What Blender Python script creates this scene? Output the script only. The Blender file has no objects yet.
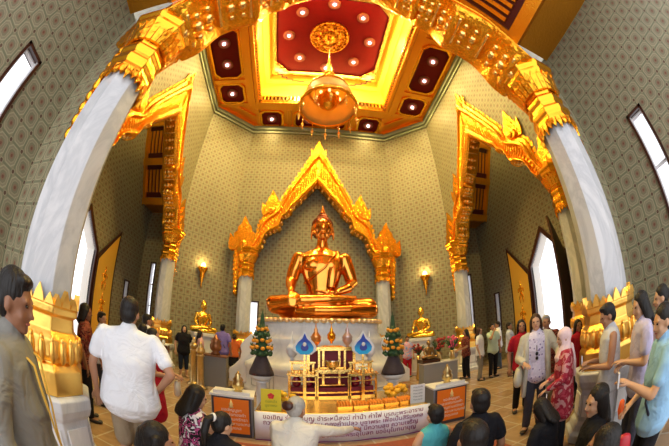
import bpy, bmesh, math, random
from mathutils import Vector, Matrix
random.seed(7)
sc = bpy.context.scene
COL = sc.collection
V = Vector
PI = math.pi
R = math.radians

# ------------------------------------------------------------------ materials
MATS = {}
def nt(name):
    m = bpy.data.materials.new(name); m.use_nodes = True
    t = m.node_tree; b = t.nodes['Principled BSDF']
    MATS[name] = m
    return m, t, b
def N(t, kind, **kw):
    n = t.nodes.new(kind)
    for k, v in kw.items():
        if k in n.inputs: n.inputs[k].default_value = v
        else: setattr(n, k, v)
    return n
def bump(t, b, fac, strength=.4, dist=.02):
    n = N(t, 'ShaderNodeBump'); n.inputs['Strength'].default_value = strength; n.inputs['Distance'].default_value = dist
    t.links.new(fac, n.inputs['Height']); t.links.new(n.outputs[0], b.inputs['Normal'])
def plain(name, col, rough=.5, metal=0, noise=0, nscale=20, bstr=0, bscale=30, emit=0, spec=None, bdist=.02):
    m, t, b = nt(name)
    b.inputs['Base Color'].default_value = (*col, 1); b.inputs['Roughness'].default_value = rough; b.inputs['Metallic'].default_value = metal
    tc = N(t, 'ShaderNodeTexCoord')
    if noise:
        n = N(t, 'ShaderNodeTexNoise', Scale=nscale, Detail=5.0); t.links.new(tc.outputs['Object'], n.inputs['Vector'])
        mx = N(t, 'ShaderNodeMix', data_type='RGBA'); t.links.new(n.outputs[0], mx.inputs[0])
        mx.inputs[6].default_value = (*[c * (1 - noise) for c in col], 1); mx.inputs[7].default_value = (*[min(1, c * (1 + noise)) for c in col], 1)
        t.links.new(mx.outputs[2], b.inputs['Base Color'])
    if bstr:
        n = N(t, 'ShaderNodeTexNoise', Scale=bscale, Detail=4.0); t.links.new(tc.outputs['Object'], n.inputs['Vector'])
        bump(t, b, n.outputs[0], bstr, bdist)
    if emit:
        b.inputs['Emission Color'].default_value = (*col, 1); b.inputs['Emission Strength'].default_value = emit
    return m
def carved(name, col, rough=.28, scale=14, strength=.6, dist=.03, dark=None):
    """gilded carving: metal with scrollwork relief"""
    m, t, b = nt(name)
    b.inputs['Base Color'].default_value = (*col, 1); b.inputs['Roughness'].default_value = rough; b.inputs['Metallic'].default_value = 1
    tc = N(t, 'ShaderNodeTexCoord')
    v = N(t, 'ShaderNodeTexVoronoi', Scale=float(scale)); v.feature = 'SMOOTH_F1'
    n = N(t, 'ShaderNodeTexNoise', Scale=scale * .7, Detail=4.0, Distortion=1.5)
    t.links.new(tc.outputs['Object'], v.inputs['Vector']); t.links.new(tc.outputs['Object'], n.inputs['Vector'])
    a = N(t, 'ShaderNodeMath', operation='SUBTRACT'); t.links.new(n.outputs[0], a.inputs[0]); t.links.new(v.outputs[0], a.inputs[1])
    bump(t, b, a.outputs[0], strength, dist)
    if dark:
        r = N(t, 'ShaderNodeMapRange'); r.inputs[1].default_value = .3; r.inputs[2].default_value = .6
        t.links.new(v.outputs[0], r.inputs[0])
        mx = N(t, 'ShaderNodeMix', data_type='RGBA'); t.links.new(r.outputs[0], mx.inputs[0])
        mx.inputs[6].default_value = (*col, 1); mx.inputs[7].default_value = (*dark, 1); t.links.new(mx.outputs[2], b.inputs['Base Color'])
    return m
GOLD = (.98, .45, .03)
gold = carved('gilded_carving', GOLD, .27, 16, .55, .03)
gold_fine = carved('gilded_fine_carving', GOLD, .3, 34, .5, .02)
gold_plain = plain('gilded_smooth', GOLD, .22, 1, bstr=.15, bscale=8)
gold_base = plain('gilded_base_gold', (1.0, .60, .13), .34, 1, bstr=.25, bscale=14)
gold_pale = plain('gilded_pale', (1.0, .66, .2), .25, 1, bstr=.2, bscale=25)
gold_matte = plain('gold_leaf_paint', (1.0, .60, .09), .4, .6, bstr=.25, bscale=30)
gold_cove = plain('gold_paint_cove', (.95, .60, .07), .5, .3)
gold_beam = carved('gilded_beam', (.95, .42, .05), .35, 22, .4, .02)
brass = plain('old_brass', (.62, .46, .2), .3, 1, noise=.25, nscale=12)
statue_gold = plain('polished_red_gold', (.86, .33, .055), .19, 1, bstr=.12, bscale=3, bdist=.05)
hair_gold = carved('curled_hair_gold', (.15, .03, .015), .3, 22, .7, .03)
small_gold = plain('statue_gold_leaf', (1.0, .6, .08), .25, 1, bstr=.1, bscale=20)
red = plain('crimson_lacquer', (.15, .003, .008), .5, 0, noise=.15, nscale=6)
red.node_tree.nodes['Principled BSDF'].inputs['Specular IOR Level'].default_value = .15
redbeam = plain('dark_red_beam', (.10, .01, .008), .4)
black_red = plain('dark_frame_lacquer', (.045, .012, .008), .35)
white_plaster = plain('white_plaster', (.78, .76, .72), .6)
cornice_m = carved('pale_green_cornice', (.42, .44, .30), .6, 10, .5, .03); cornice_m.node_tree.nodes['Principled BSDF'].inputs['Metallic'].default_value = 0
white_frame = plain('white_window_frame', (.75, .75, .78), .4)

def marble(name, base, vein, scale=1.6, rough=.22):
    m, t, b = nt(name)
    tc = N(t, 'ShaderNodeTexCoord')
    n = N(t, 'ShaderNodeTexNoise', Scale=scale, Detail=8.0, Distortion=2.2); n.inputs['Roughness'].default_value = .6
    mp = N(t, 'ShaderNodeMapping'); mp.inputs['Scale'].default_value = (1, 1, .45)
    t.links.new(tc.outputs['Object'], mp.inputs[0]); t.links.new(mp.outputs[0], n.inputs['Vector'])
    cr = N(t, 'ShaderNodeValToRGB'); t.links.new(n.outputs[0], cr.inputs[0])
    e = cr.color_ramp.elements; e[0].position = .36; e[0].color = (*base, 1); e[1].position = .62; e[1].color = (*base, 1)
    x = e.new(.49); x.color = (*vein, 1)
    x = e.new(.44); x.color = (*[.5 * (p + q) for p, q in zip(base, vein)], 1)
    t.links.new(cr.outputs[0], b.inputs['Base Color']); b.inputs['Roughness'].default_value = rough
    return m
marble_col = marble('grey_white_marble', (.68, .68, .70), (.54, .55, .58))
marble_white = marble('white_marble', (.88, .87, .87), (.76, .76, .77), 1.1, .3)

def wallpaper():
    m, t, b = nt('medallion_wallpaper')
    uv = N(t, 'ShaderNodeUVMap')
    sp = N(t, 'ShaderNodeSeparateXYZ'); t.links.new(uv.outputs[0], sp.inputs[0])
    def M(op, a, c=None, d=None):
        n = N(t, 'ShaderNodeMath', operation=op)
        for i, x in enumerate((a, c, d)):
            if x is None: continue
            if isinstance(x, (int, float)): n.inputs[i].default_value = x
            else: t.links.new(x, n.inputs[i])
        return n.outputs[0]
    P = .25
    x = M('ABSOLUTE', M('SUBTRACT', M('FRACT', M('MULTIPLY', sp.outputs[0], 1 / P)), .5))
    y = M('ABSOLUTE', M('SUBTRACT', M('FRACT', M('MULTIPLY', sp.outputs[1], 1 / P)), .5))
    mxx = M('MAXIMUM', x, y); oct_ = M('MAXIMUM', mxx, M('MULTIPLY', M('ADD', x, y), .66))
    rad = M('SQRT', M('ADD', M('MULTIPLY', x, x), M('MULTIPLY', y, y)))
    kx = M('SUBTRACT', .5, x); ky = M('SUBTRACT', .5, y); knot = M('SQRT', M('ADD', M('MULTIPLY', kx, kx), M('MULTIPLY', ky, ky)))
    cur = None
    def layer(prev, mask, col):
        mx = N(t, 'ShaderNodeMix', data_type='RGBA'); t.links.new(mask, mx.inputs[0])
        if isinstance(prev, tuple): mx.inputs[6].default_value = (*prev, 1)
        else: t.links.new(prev, mx.inputs[6])
        mx.inputs[7].default_value = (*col, 1); return mx.outputs[2]
    c = layer((.30, .26, .145), M('GREATER_THAN', mxx, .45), (.20, .205, .115))
    c = layer(c, M('LESS_THAN', oct_, .435), (.43, .385, .235))
    c = layer(c, M('LESS_THAN', oct_, .38), (.30, .25, .15))
    c = layer(c, M('LESS_THAN', oct_, .30), (.36, .32, .19))
    c = layer(c, M('LESS_THAN', oct_, .25), (.235, .21, .12))
    c = layer(c, M('LESS_THAN', rad, .15), (.27, .17, .10))
    c = layer(c, M('LESS_THAN', rad, .075), (.20, .07, .04))
    c = layer(c, M('LESS_THAN', knot, .13), (.38, .33, .20))
    c = layer(c, M('LESS_THAN', knot, .09), (.12, .06, .035))
    n = N(t, 'ShaderNodeTexNoise', Scale=1.2, Detail=4.0); t.links.new(uv.outputs[0], n.inputs['Vector'])
    hs = N(t, 'ShaderNodeMix', data_type='RGBA', blend_type='MULTIPLY'); hs.inputs[0].default_value = .3
    t.links.new(c, hs.inputs[6]); t.links.new(n.outputs[0], hs.inputs[7])
    g = N(t, 'ShaderNodeGamma'); g.inputs[1].default_value = .93; t.links.new(hs.outputs[2], g.inputs[0])
    t.links.new(g.outputs[0], b.inputs['Base Color']); b.inputs['Roughness'].default_value = .55
    return m
paper = wallpaper()

def floor_mat():
    m, t, b = nt('polished_tile_floor')
    tc = N(t, 'ShaderNodeTexCoord'); mp = N(t, 'ShaderNodeMapping'); mp.inputs['Rotation'].default_value = (0, 0, R(0))
    t.links.new(tc.outputs['Object'], mp.inputs[0])
    br = N(t, 'ShaderNodeTexBrick'); br.offset = 0.0; br.inputs['Scale'].default_value = 1.0
    br.inputs['Brick Width'].default_value = .45; br.inputs['Row Height'].default_value = .45; br.inputs['Mortar Size'].default_value = .014
    br.inputs['Color1'].default_value = (.40, .22, .11, 1); br.inputs['Color2'].default_value = (.52, .32, .18, 1); br.inputs['Mortar'].default_value = (.60, .48, .34, 1)
    t.links.new(mp.outputs[0], br.inputs['Vector'])
    n = N(t, 'ShaderNodeTexNoise', Scale=5.0, Detail=6.0, Distortion=1.0); t.links.new(tc.outputs['Object'], n.inputs['Vector'])
    mx = N(t, 'ShaderNodeMix', data_type='RGBA', blend_type='MULTIPLY'); mx.inputs[0].default_value = .6
    t.links.new(br.outputs[0], mx.inputs[6]); t.links.new(n.outputs[0], mx.inputs[7])
    g = N(t, 'ShaderNodeGamma'); g.inputs[1].default_value = .8; t.links.new(mx.outputs[2], g.inputs[0])
    t.links.new(g.outputs[0], b.inputs['Base Color']); b.inputs['Roughness'].default_value = .14
    return m
floor_m = floor_mat()

def clothmat(name, col, pattern=None, cols=(), pscale=14, rough=.85):
    m, t, b = nt(name); b.inputs['Roughness'].default_value = rough; b.inputs['Specular IOR Level'].default_value = .2
    b.inputs['Base Color'].default_value = (*col, 1)
    tc = N(t, 'ShaderNodeTexCoord')
    if pattern:
        v = N(t, 'ShaderNodeTexVoronoi', Scale=float(pscale)); n = N(t, 'ShaderNodeTexNoise', Scale=pscale * .8, Detail=2.0, Distortion=1.0)
        t.links.new(tc.outputs['Object'], v.inputs['Vector']); t.links.new(tc.outputs['Object'], n.inputs['Vector'])
        cr = N(t, 'ShaderNodeValToRGB'); cr.color_ramp.interpolation = 'CONSTANT'
        src = v.outputs[0] if pattern == 'spots' else n.outputs[0]
        t.links.new(src, cr.inputs[0]); e = cr.color_ramp.elements
        if pattern == 'spots': stops = [0, .22, .38, .5]
        else: stops = [0, .45, .52, .58]
        allc = list(cols) + [col]
        e[0].position = 0; e[0].color = (*allc[0], 1)
        e[1].position = stops[1]; e[1].color = (*allc[1 % len(allc)], 1)
        for s, c in zip(stops[2:], allc[2:]):
            x = e.new(s); x.color = (*c, 1)
        t.links.new(cr.outputs[0], b.inputs['Base Color'])
    n = N(t, 'ShaderNodeTexNoise', Scale=7.0, Detail=3.0, Distortion=.8); t.links.new(tc.outputs['Object'], n.inputs['Vector'])
    bump(t, b, n.outputs[0], .75, .045)
    return m
skin_m = plain('brown_skin', (.42, .21, .12), .5, noise=.08, nscale=8)
skin_l = plain('light_brown_skin', (.58, .33, .2), .5, noise=.08, nscale=8)
skin_d = plain('deep_brown_skin', (.27, .12, .065), .5, noise=.08, nscale=8)
def hairmat(name, col):
    m, t, b = nt(name); b.inputs['Base Color'].default_value = (*col, 1); b.inputs['Roughness'].default_value = .45; b.inputs['Specular IOR Level'].default_value = .3
    tc = N(t, 'ShaderNodeTexCoord'); mp = N(t, 'ShaderNodeMapping'); mp.inputs['Scale'].default_value = (90, 90, 8)
    n = N(t, 'ShaderNodeTexNoise', Scale=1.0, Detail=3.0); t.links.new(tc.outputs['Object'], mp.inputs[0]); t.links.new(mp.outputs[0], n.inputs['Vector'])
    bump(t, b, n.outputs[0], .7, .01); return m
hair_b = hairmat('black_hair', (.012, .010, .010))
hair_br = hairmat('brown_hair', (.05, .022, .012))
hair_g = hairmat('grey_hair', (.42, .40, .37))
eye_m = plain('dark_eye', (.015, .01, .01), .2)
lip_m = plain('lips', (.40, .12, .09), .5)
shoe_m = plain('dark_shoe', (.03, .025, .025), .5)

# ------------------------------------------------------------------ mesh builder
class MB:
    def __init__(s): s.v = []; s.f = []; s.uv = {}; s.sm = set()
    def add(s, vs, fs, smooth=False, uvs=None):
        b = len(s.v); s.v += [tuple(p) for p in vs]
        for f in fs:
            if smooth: s.sm.add(len(s.f))
            s.f.append(tuple(b + i for i in f))
        if uvs is not None:
            for i, q in enumerate(uvs): s.uv[b + i] = q
        return s
    def box(s, c, d, rz=0):
        x, y, z = [q / 2 for q in d]; cs, sn = math.cos(rz), math.sin(rz)
        vs = []
        for k in (-z, z):
            for i, j in ((-x, -y), (x, -y), (x, y), (-x, y)):
                vs.append((c[0] + i * cs - j * sn, c[1] + i * sn + j * cs, c[2] + k))
        return s.add(vs, [(0, 3, 2, 1), (4, 5, 6, 7), (0, 1, 5, 4), (1, 2, 6, 5), (2, 3, 7, 6), (3, 0, 4, 7)])
    def lathe(s, prof, c=(0, 0, 0), n=24, ph=0, smooth=True, squash=1, cap=True):
        vs = []; fs = []
        for r, z in prof:
            for i in range(n):
                a = ph + 2 * PI * i / n; vs.append((c[0] + r * math.cos(a), c[1] + squash * r * math.sin(a), c[2] + z))
        for k in range(len(prof) - 1):
            for i in range(n):
                j = (i + 1) % n; fs.append((k * n + i, k * n + j, (k + 1) * n + j, (k + 1) * n + i))
        if cap:
            fs.append(tuple(range(n))[::-1]); fs.append(tuple((len(prof) - 1) * n + i for i in range(n)))
        return s.add(vs, fs, smooth)
    def loft(s, pts, side=(1, 0, 0), n=14, smooth=True):
        """pts: (point, ra, rb): ra along the side vector, rb across; rounded ends"""
        P = [V(p[0]) for p in pts]; vs = []; fs = []; rings = []
        L = len(P); sd = V(side)
        def ring(c, t, ra, rb):
            u = sd - t * sd.dot(t)
            if u.length < 1e-4: u = V((0, 1, 0)) - t * t.y
            if u.length < 1e-4: u = V((0, 0, 1)) - t * t.z
            u.normalize(); w = t.cross(u)
            return [c + u * ra * math.cos(2 * PI * i / n) + w * rb * math.sin(2 * PI * i / n) for i in range(n)]
        for k in range(L):
            t = (P[min(k + 1, L - 1)] - P[max(k - 1, 0)])
            t = t.normalized() if t.length > 1e-9 else V((0, 0, 1))
            ra, rb = pts[k][1], pts[k][2] if len(pts[k]) > 2 else pts[k][1]
            rm = min(ra, rb)
            if k == 0:
                rings.append(ring(P[0] - t * rm * .75, t, ra * .35, rb * .35)); rings.append(ring(P[0] - t * rm * .45, t, ra * .8, rb * .8))
            rings.append(ring(P[k], t, ra, rb))
            if k == L - 1:
                rings.append(ring(P[k] + t * rm * .45, t, ra * .8, rb * .8)); rings.append(ring(P[k] + t * rm * .75, t, ra * .35, rb * .35))
        for r in rings: vs += r
        for k in range(len(rings) - 1):
            for i in range(n):
                j = (i + 1) % n; fs.append((k * n + i, k * n + j, (k + 1) * n + j, (k + 1) * n + i))
        fs.append(tuple(range(n))[::-1]); fs.append(tuple((len(rings) - 1) * n + i for i in range(n)))
        return s.add(vs, fs, smooth)
    def ball(s, c, r, n=16, m=10):
        if not isinstance(r, (tuple, list)): r = (r, r, r)
        vs = [(c[0], c[1], c[2] - r[2])]; fs = []
        for k in range(1, m):
            a = -PI / 2 + PI * k / m
            for i in range(n):
                b = 2 * PI * i / n; vs.append((c[0] + r[0] * math.cos(a) * math.cos(b), c[1] + r[1] * math.cos(a) * math.sin(b), c[2] + r[2] * math.sin(a)))
        vs.append((c[0], c[1], c[2] + r[2])); T = len(vs) - 1
        for i in range(n):
            j = (i + 1) % n; fs.append((0, 1 + j, 1 + i)); fs.append((T, T - n + i, T - n + j))
            for k in range(m - 2): fs.append((1 + k * n + i, 1 + k * n + j, 1 + (k + 1) * n + j, 1 + (k + 1) * n + i))
        return s.add(vs, fs, True)
    def prism(s, poly, fn, d0, d1):
        """poly: 2D outline; fn(u, v, depth) -> point"""
        n = len(poly)
        vs = [fn(u, v, d0) for u, v in poly] + [fn(u, v, d1) for u, v in poly]
        fs = [tuple(range(n)), tuple(range(n, 2 * n))[::-1]] + [(i, n + i, n + (i + 1) % n, (i + 1) % n) for i in range(n)]
        return s.add(vs, fs)
    def xf(s, fn): s.v = [tuple(fn(V(p))) for p in s.v]; return s
    def join(s, o):
        b = len(s.v); fb = len(s.f); s.v += o.v; s.f += [tuple(b + i for i in f) for f in o.f]; s.sm |= {fb + i for i in o.sm}
        for k, q in o.uv.items(): s.uv[b + k] = q
        return s
    def mesh(s, name, mat=None):
        me = bpy.data.meshes.new(name); me.from_pydata(s.v, [], s.f)
        for i in s.sm: me.polygons[i].use_smooth = True
        if s.uv:
            l = me.uv_layers.new(name='UVMap')
            for lp in me.loops: l.data[lp.index].uv = s.uv.get(lp.vertex_index, (0, 0))
        bm = bmesh.new(); bm.from_mesh(me); bmesh.ops.recalc_face_normals(bm, faces=bm.faces); bm.to_mesh(me); bm.free()
        if mat: me.materials.append(mat)
        return me
    def build(s, name, mat, parent=None, bevel=0):
        o = bpy.data.objects.new(name, s.mesh(name, mat)); COL.objects.link(o)
        if parent: o.parent = parent
        if bevel:
            m = o.modifiers.new('bevel', 'BEVEL'); m.width = bevel; m.segments = 2; m.limit_method = 'ANGLE'
        return o
def tag(o, label=None, cat=None, group=None, kind=None):
    for k, q in (('label', label), ('category', cat), ('group', group), ('kind', kind)):
        if q: o[k] = q
    return o
def empty(name, loc, rz=0, label=None, cat=None, group=None):
    o = bpy.data.objects.new(name, None); COL.objects.link(o); o.location = loc; o.rotation_euler = (0, 0, rz); o.empty_display_size = .1
    return tag(o, label, cat, group)
def struct(name, mb, mat, parent=None, bevel=0):
    o = mb.build(name, mat, parent, bevel)
    if not parent: o['kind'] = 'structure'
    return o
KIDS = {}
def copy_tree(o, parent=None):
    c = o.copy(); COL.objects.link(c)
    if parent: c.parent = parent
    for ch in [x for x in bpy.data.objects if x.parent == o and x.name != c.name]: copy_tree(ch, c)
    return c
def fuse(mb, voxel, mat, smooth=3, name='body', extra=None):
    me = mb.mesh(name); o = bpy.data.objects.new('tmp', me); COL.objects.link(o)
    m = o.modifiers.new('r', 'REMESH'); m.mode = 'VOXEL'; m.voxel_size = voxel; m.use_smooth_shade = True
    if smooth: s = o.modifiers.new('s', 'SMOOTH'); s.iterations = smooth; s.factor = .5
    bpy.context.view_layer.update()
    dg = bpy.context.evaluated_depsgraph_get()
    out = bpy.data.meshes.new_from_object(o.evaluated_get(dg)); bpy.data.objects.remove(o); bpy.data.meshes.remove(me)
    if extra:
        bm = bmesh.new(); bm.from_mesh(out); e = extra.mesh('x'); bm.from_mesh(e)
        for f in bm.faces: f.smooth = True
        bm.to_mesh(out); bm.free()
    for p in out.polygons: p.use_smooth = True
    out.materials.clear(); out.materials.append(mat); out.name = name
    return out
def link(name, me, parent=None):
    o = bpy.data.objects.new(name, me); COL.objects.link(o)
    if parent: o.parent = parent
    return o

# ------------------------------------------------------------------ the hall
CY = 5.7            # centre of the square hall
HX = 4.9            # half width
ZC = 10.85          # ceiling height
BY = 10.1           # back wall
def wallquad(mb, p0, p1, z0, z1, u0=0):
    L = math.hypot(p1[0] - p0[0], p1[1] - p0[1])
    mb.add([(*p0, z0), (*p1, z0), (*p1, z1), (*p0, z1)], [(0, 1, 2, 3)], uvs=[(u0, z0), (u0 + L, z0), (u0 + L, z1), (u0, z1)])
# floor
fl = MB().add([(-9, -3, 0), (9, -3, 0), (9, 12, 0), (-9, 12, 0)], [(0, 1, 2, 3)])
struct('floor', fl, floor_m)
# opening outline under an arch band: (offset from the centre, height)
OUT = [(0, 9.3), (.16, 9.02), (.42, 8.5), (.75, 7.85), (1.08, 7.2), (1.32, 6.70), (1.50, 6.12), (1.80, 5.98), (2.10, 5.66), (2.18, 5.12), (2.34, 4.78), (2.46, 4.55), (2.56, 4.5)]
INN = [(0, 7.4), (.22, 7.12), (.5, 6.78), (.8, 6.4), (.98, 6.22), (1.1, 5.98), (1.3, 5.80), (1.38, 5.42), (1.58, 5.30), (1.86, 5.08), (2.0, 4.66), (2.12, 4.52), (2.2, 4.48)]
def openz(u):
    u = abs(u)
    for (a, za), (b, zb) in zip(OUT, OUT[1:]):
        if a <= u <= b: return za + (zb - za) * (u - a) / (b - a) - .35
    return 4.15
def archwall(name, fn, s0, s1, top, thick, reveal=.0, holes=()):
    """wall with a pointed opening; fn(s, w, z) -> point, s along the wall, w across its thickness"""
    mb = MB(); half = 2.5
    for w in (0, thick):
        for a, b in ((s0, -half), (half, s1)):
            segs = [(a, b, 0, top)]
            for h in holes:
                out = []
                for (p, q, z0, z1) in segs:
                    if h[0] >= q or h[1] <= p: out.append((p, q, z0, z1)); continue
                    out += [(p, h[0], z0, z1), (h[1], q, z0, z1), (h[0], h[1], z0, h[2]), (h[0], h[1], h[3], z1)]
                segs = out
            for p, q, z0, z1 in segs:
                mb.add([fn(p, w, z0), fn(q, w, z0), fn(q, w, z1), fn(p, w, z1)], [(0, 1, 2, 3)], uvs=[(p, z0), (q, z0), (q, z1), (p, z1)])
        K = 40
        for i in range(K):
            a = -half + 2 * half * i / K; b = -half + 2 * half * (i + 1) / K
            mb.add([fn(a, w, openz(a)), fn(b, w, openz(b)), fn(b, w, top), fn(a, w, top)], [(0, 1, 2, 3)], uvs=[(a, openz(a)), (b, openz(b)), (b, top), (a, top)])
    for a in (-half, half):
        mb.add([fn(a, 0, 0), fn(a, thick, 0), fn(a, thick, openz(a)), fn(a, 0, openz(a))], [(0, 1, 2, 3)])
    for a in (s0, s1):
        mb.add([fn(a, 0, 0), fn(a, thick, 0), fn(a, thick, top), fn(a, 0, top)], [(0, 1, 2, 3)])
    mb.add([fn(s0, 0, top), fn(s1, 0, top), fn(s1, thick, top), fn(s0, thick, top)], [(0, 1, 2, 3)])
    return struct(name, mb, paper)
S = 3.75            # half width of a bay
archwall('wall_left', lambda s, w, z: (-HX - w, CY + s, z), -S - .2, S + .2, ZC + .2, .2)
archwall('wall_right', lambda s, w, z: (HX + w, CY + s, z), -S - .2, S + .2, ZC + .2, .2)
archwall('wall_front', lambda s, w, z: (s, 1.7 - w, z), -5.1, 5.1, ZC + .2, .2)
# back wall with a small window beside the left column, and its two chamfers
mb = MB()
segs = [(-3.25, -2.50, 0, ZC), (-2.05, 3.25, 0, ZC), (-2.50, -2.05, 0, 1.3), (-2.50, -2.05, 2.65, ZC)]
for a, b, z0, z1 in segs:
    mb.add([(a, BY, z0), (b, BY, z0), (b, BY, z1), (a, BY, z1)], [(0, 1, 2, 3)], uvs=[(a, z0), (b, z0), (b, z1), (a, z1)])
    mb.add([(a, BY + .2, z0), (b, BY + .2, z0), (b, BY + .2, z1), (a, BY + .2, z1)], [(0, 1, 2, 3)], uvs=[(a, z0), (b, z0), (b, z1), (a, z1)])
for a in (-2.5, -2.05): mb.add([(a, BY, 1.3), (a, BY + .2, 1.3), (a, BY + .2, 2.65), (a, BY, 2.65)], [(0, 1, 2, 3)])
struct('wall_back', mb, paper)
for sx, nm in ((-1, 'wall_back_left'), (1, 'wall_back_right')):
    mb = MB(); a = (sx * 3.2, BY + .02); b = (sx * (HX + .02), 8.62)
    L = math.hypot(a[0] - b[0], a[1] - b[1])
    for o in (0, .15):
        mb.add([(a[0] + sx * o, a[1] + o, 0), (b[0] + sx * o, b[1] + o, 0), (b[0] + sx * o, b[1] + o, ZC + .1), (a[0] + sx * o, a[1] + o, ZC + .1)], [(0, 1, 2, 3)],
               uvs=[(0, 0), (L, 0), (L, ZC), (0, ZC)])
    struct(nm, mb, paper)

# ---- cornice under the ceiling
OCT = [(-HX, 1.7), (-HX, 8.62), (-3.2, BY), (3.2, BY), (HX, 8.62), (HX, 1.7)]
def strip(mb, path, z, w, h, inset=0):
    """moulding along a polyline, on its inner side (towards the hall centre)"""
    for (a, b) in zip(path, path[1:]):
        d = V((b[0] - a[0], b[1] - a[1])); L = d.length; d.normalize(); n = V((d.y, -d.x))
        c = V(((a[0] + b[0]) / 2, (a[1] + b[1]) / 2)); 
        if n.dot(V((0, CY)) - c) < 0: n = -n
        c = c + n * (w / 2 + inset)
        mb.box((c.x, c.y, z), (L, w, h), math.atan2(d.y, d.x))
m = MB(); strip(m, OCT, ZC - .16, .14, .32); strip(m, OCT, ZC - .42, .06, .10); struct('trim_1', m, cornice_m)

# ---- the coffered ceiling
IN = 2.78; INY = 2.6
ceil = MB()
z = ZC
ring_o = [(-HX, CY - 4.1), (HX, CY - 4.1), (HX, 8.62), (3.2, BY), (-3.2, BY), (-HX, 8.62)]
# gold soffit around the recess (four slabs)
for x0, x1, y0, y1 in ((-HX, -IN, 1.5, CY + INY), (IN, HX, 1.5, CY + INY), (-IN, IN, 1.5, CY - INY), (-HX, HX, CY + INY, BY + .1)):
    ceil.box(((x0 + x1) / 2, (y0 + y1) / 2, z + .15), (x1 - x0, y1 - y0, .3))
ceiling = struct('ceiling', ceil, gold_beam)
# beams on the soffit
bm_ = MB()
for s in (-1, 1):
    bm_.box((s * 4.78, CY - .5, z - .04), (.22, 8.0, .12)); bm_.box((s * 3.14, CY, z - .05), (.34, 2 * INY + .5, .14)); bm_.box((s * 2.86, CY, z - .09), (.14, 2 * INY + .1, .2))
bm_.box((0, CY + INY + .36, z - .05), (6.0, .34, .14)); bm_.box((0, CY + INY + .08, z - .09), (5.9, .14, .2)); bm_.box((0, CY - INY - .36, z - .05), (6.0, .34, .14)); bm_.box((0, CY - INY - .08, z - .09), (5.9, .14, .2))
bm_.box((0, BY - .08, z - .04), (6.4, .18, .12))
for s in (-1, 1):
    for y in (CY + 1.45, CY + 2.85, CY - 1.45, CY - 2.85): bm_.box((s * 3.96, y, z - .04), (1.5, .2, .1))
    for x in (1.45, 2.92): bm_.box((s * x, CY + 3.72, z - .04), (.18, 1.1, .1))
    d = V((3.2 - HX, BY - 8.62)); bm_.box((s * 4.0, 9.30, z - .06), (2.15, .16, .14), -s * math.atan2(1.48, 1.7)) ; bm_.box((s * 3.55, 8.95, z - .05), (1.7, .12, .1), -s * math.atan2(1.48, 1.7))
struct('ceiling_beams', bm_, gold_beam, ceiling, .015)
def octpanel(cx, cy, w, h, ch):
    return [(cx - w + ch, cy - h), (cx + w - ch, cy - h), (cx + w, cy - h + ch), (cx + w, cy + h - ch), (cx + w - ch, cy + h), (cx - w + ch, cy + h), (cx - w, cy + h - ch), (cx - w, cy - h + ch)]
panels = []
for s in (-1, 1):
    panels += [(s * 3.97, CY, .55, 1.18, .2), (s * 3.97, CY + 2.15, .5, .5, .16), (s * 3.97, CY - 2.15, .5, .5, .16)]
    panels += [(s * 2.28, CY + 3.78, .46, .46, .14)]
panels += [(0, CY + 3.78, 1.15, .46, .16), (0, CY - 3.6, 1.15, .4, .16)]
for cx, cy, w, h, ch in panels:
    p = MB(); p.prism(octpanel(cx, cy, w, h, ch), lambda u, v, d: (u, v, z + d), -.02, .02)
    fr = MB(); a = octpanel(cx, cy, w, h, ch); b = octpanel(cx, cy, w + .11, h + .11, ch + .05)
    for i in range(8):
        j = (i + 1) % 8
        fr.prism([a[i], a[j], b[j], b[i]], lambda u, v, d: (u, v, z + d), -.10, .01)
    po = p.build('coffer_panel', red, ceiling); fr.build('coffer_frame', gold_plain, po, .012)
# recess: sloping gilded cove up to the crimson panel
RZ = 12.35
cove = MB()
prof = [(IN, INY, z), (IN, INY, z + .22), (IN + .3, INY + .3, z + .22), (IN + .3, INY + .3, z + .5), (2.95, 2.8, z + .55), (2.72, 2.55, RZ - .35), (2.5, 2.32, RZ - .35), (2.45, 2.28, RZ - .05), (2.3, 2.1, RZ - .05), (2.3, 2.1, RZ)]
vs = []; fs = []
for (a, b, zz) in prof: vs += [(-a, CY - b, zz), (a, CY - b, zz), (a, CY + b, zz), (-a, CY + b, zz)]
for k in range(len(prof) - 1):
    for i in range(4): j = (i + 1) % 4; fs.append((4 * k + i, 4 * k + j, 4 * k + 4 + j, 4 * k + 4 + i))
cove.add(vs, fs); cove.build('cove', gold_cove, ceiling)
rp = MB(); rp.box((0, CY, RZ + .05), (4.9, 4.6, .1)); rpo = rp.build('crimson_panel', red, ceiling)
fr = MB()
a = octpanel(0, CY, 2.2, 1.98, .55); b = octpanel(0, CY, 2.32, 2.12, .2)
for i in range(8):
    j = (i + 1) % 8; fr.prism([a[i], a[j], b[j], b[i]], lambda u, v, d: (u, v, RZ + d), -.1, .01)
fr.build('panel_frame', gold_pale, rpo)
ln = MB()
for sx in (-1, 1):
    for sy in (-1, 1):
        st = [(.9, 2.36), (1.45, 2.36), (1.45, 2.26), (1.7, 2.26), (1.7, 2.14), (1.92, 2.14), (1.92, 2.0), (2.1, 2.0), (2.1, 1.84), (2.22, 1.84)]
        for a, b in zip(st, st[1:]):
            cx, cy = (a[0] + b[0]) / 2, (a[1] + b[1]) / 2
            ln.box((sx * cx, CY + sy * cy, RZ - .36), (abs(a[0] - b[0]) + .05, abs(a[1] - b[1]) + .05, .03))
ln.build('stepped_line', redbeam, ceiling)
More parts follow.
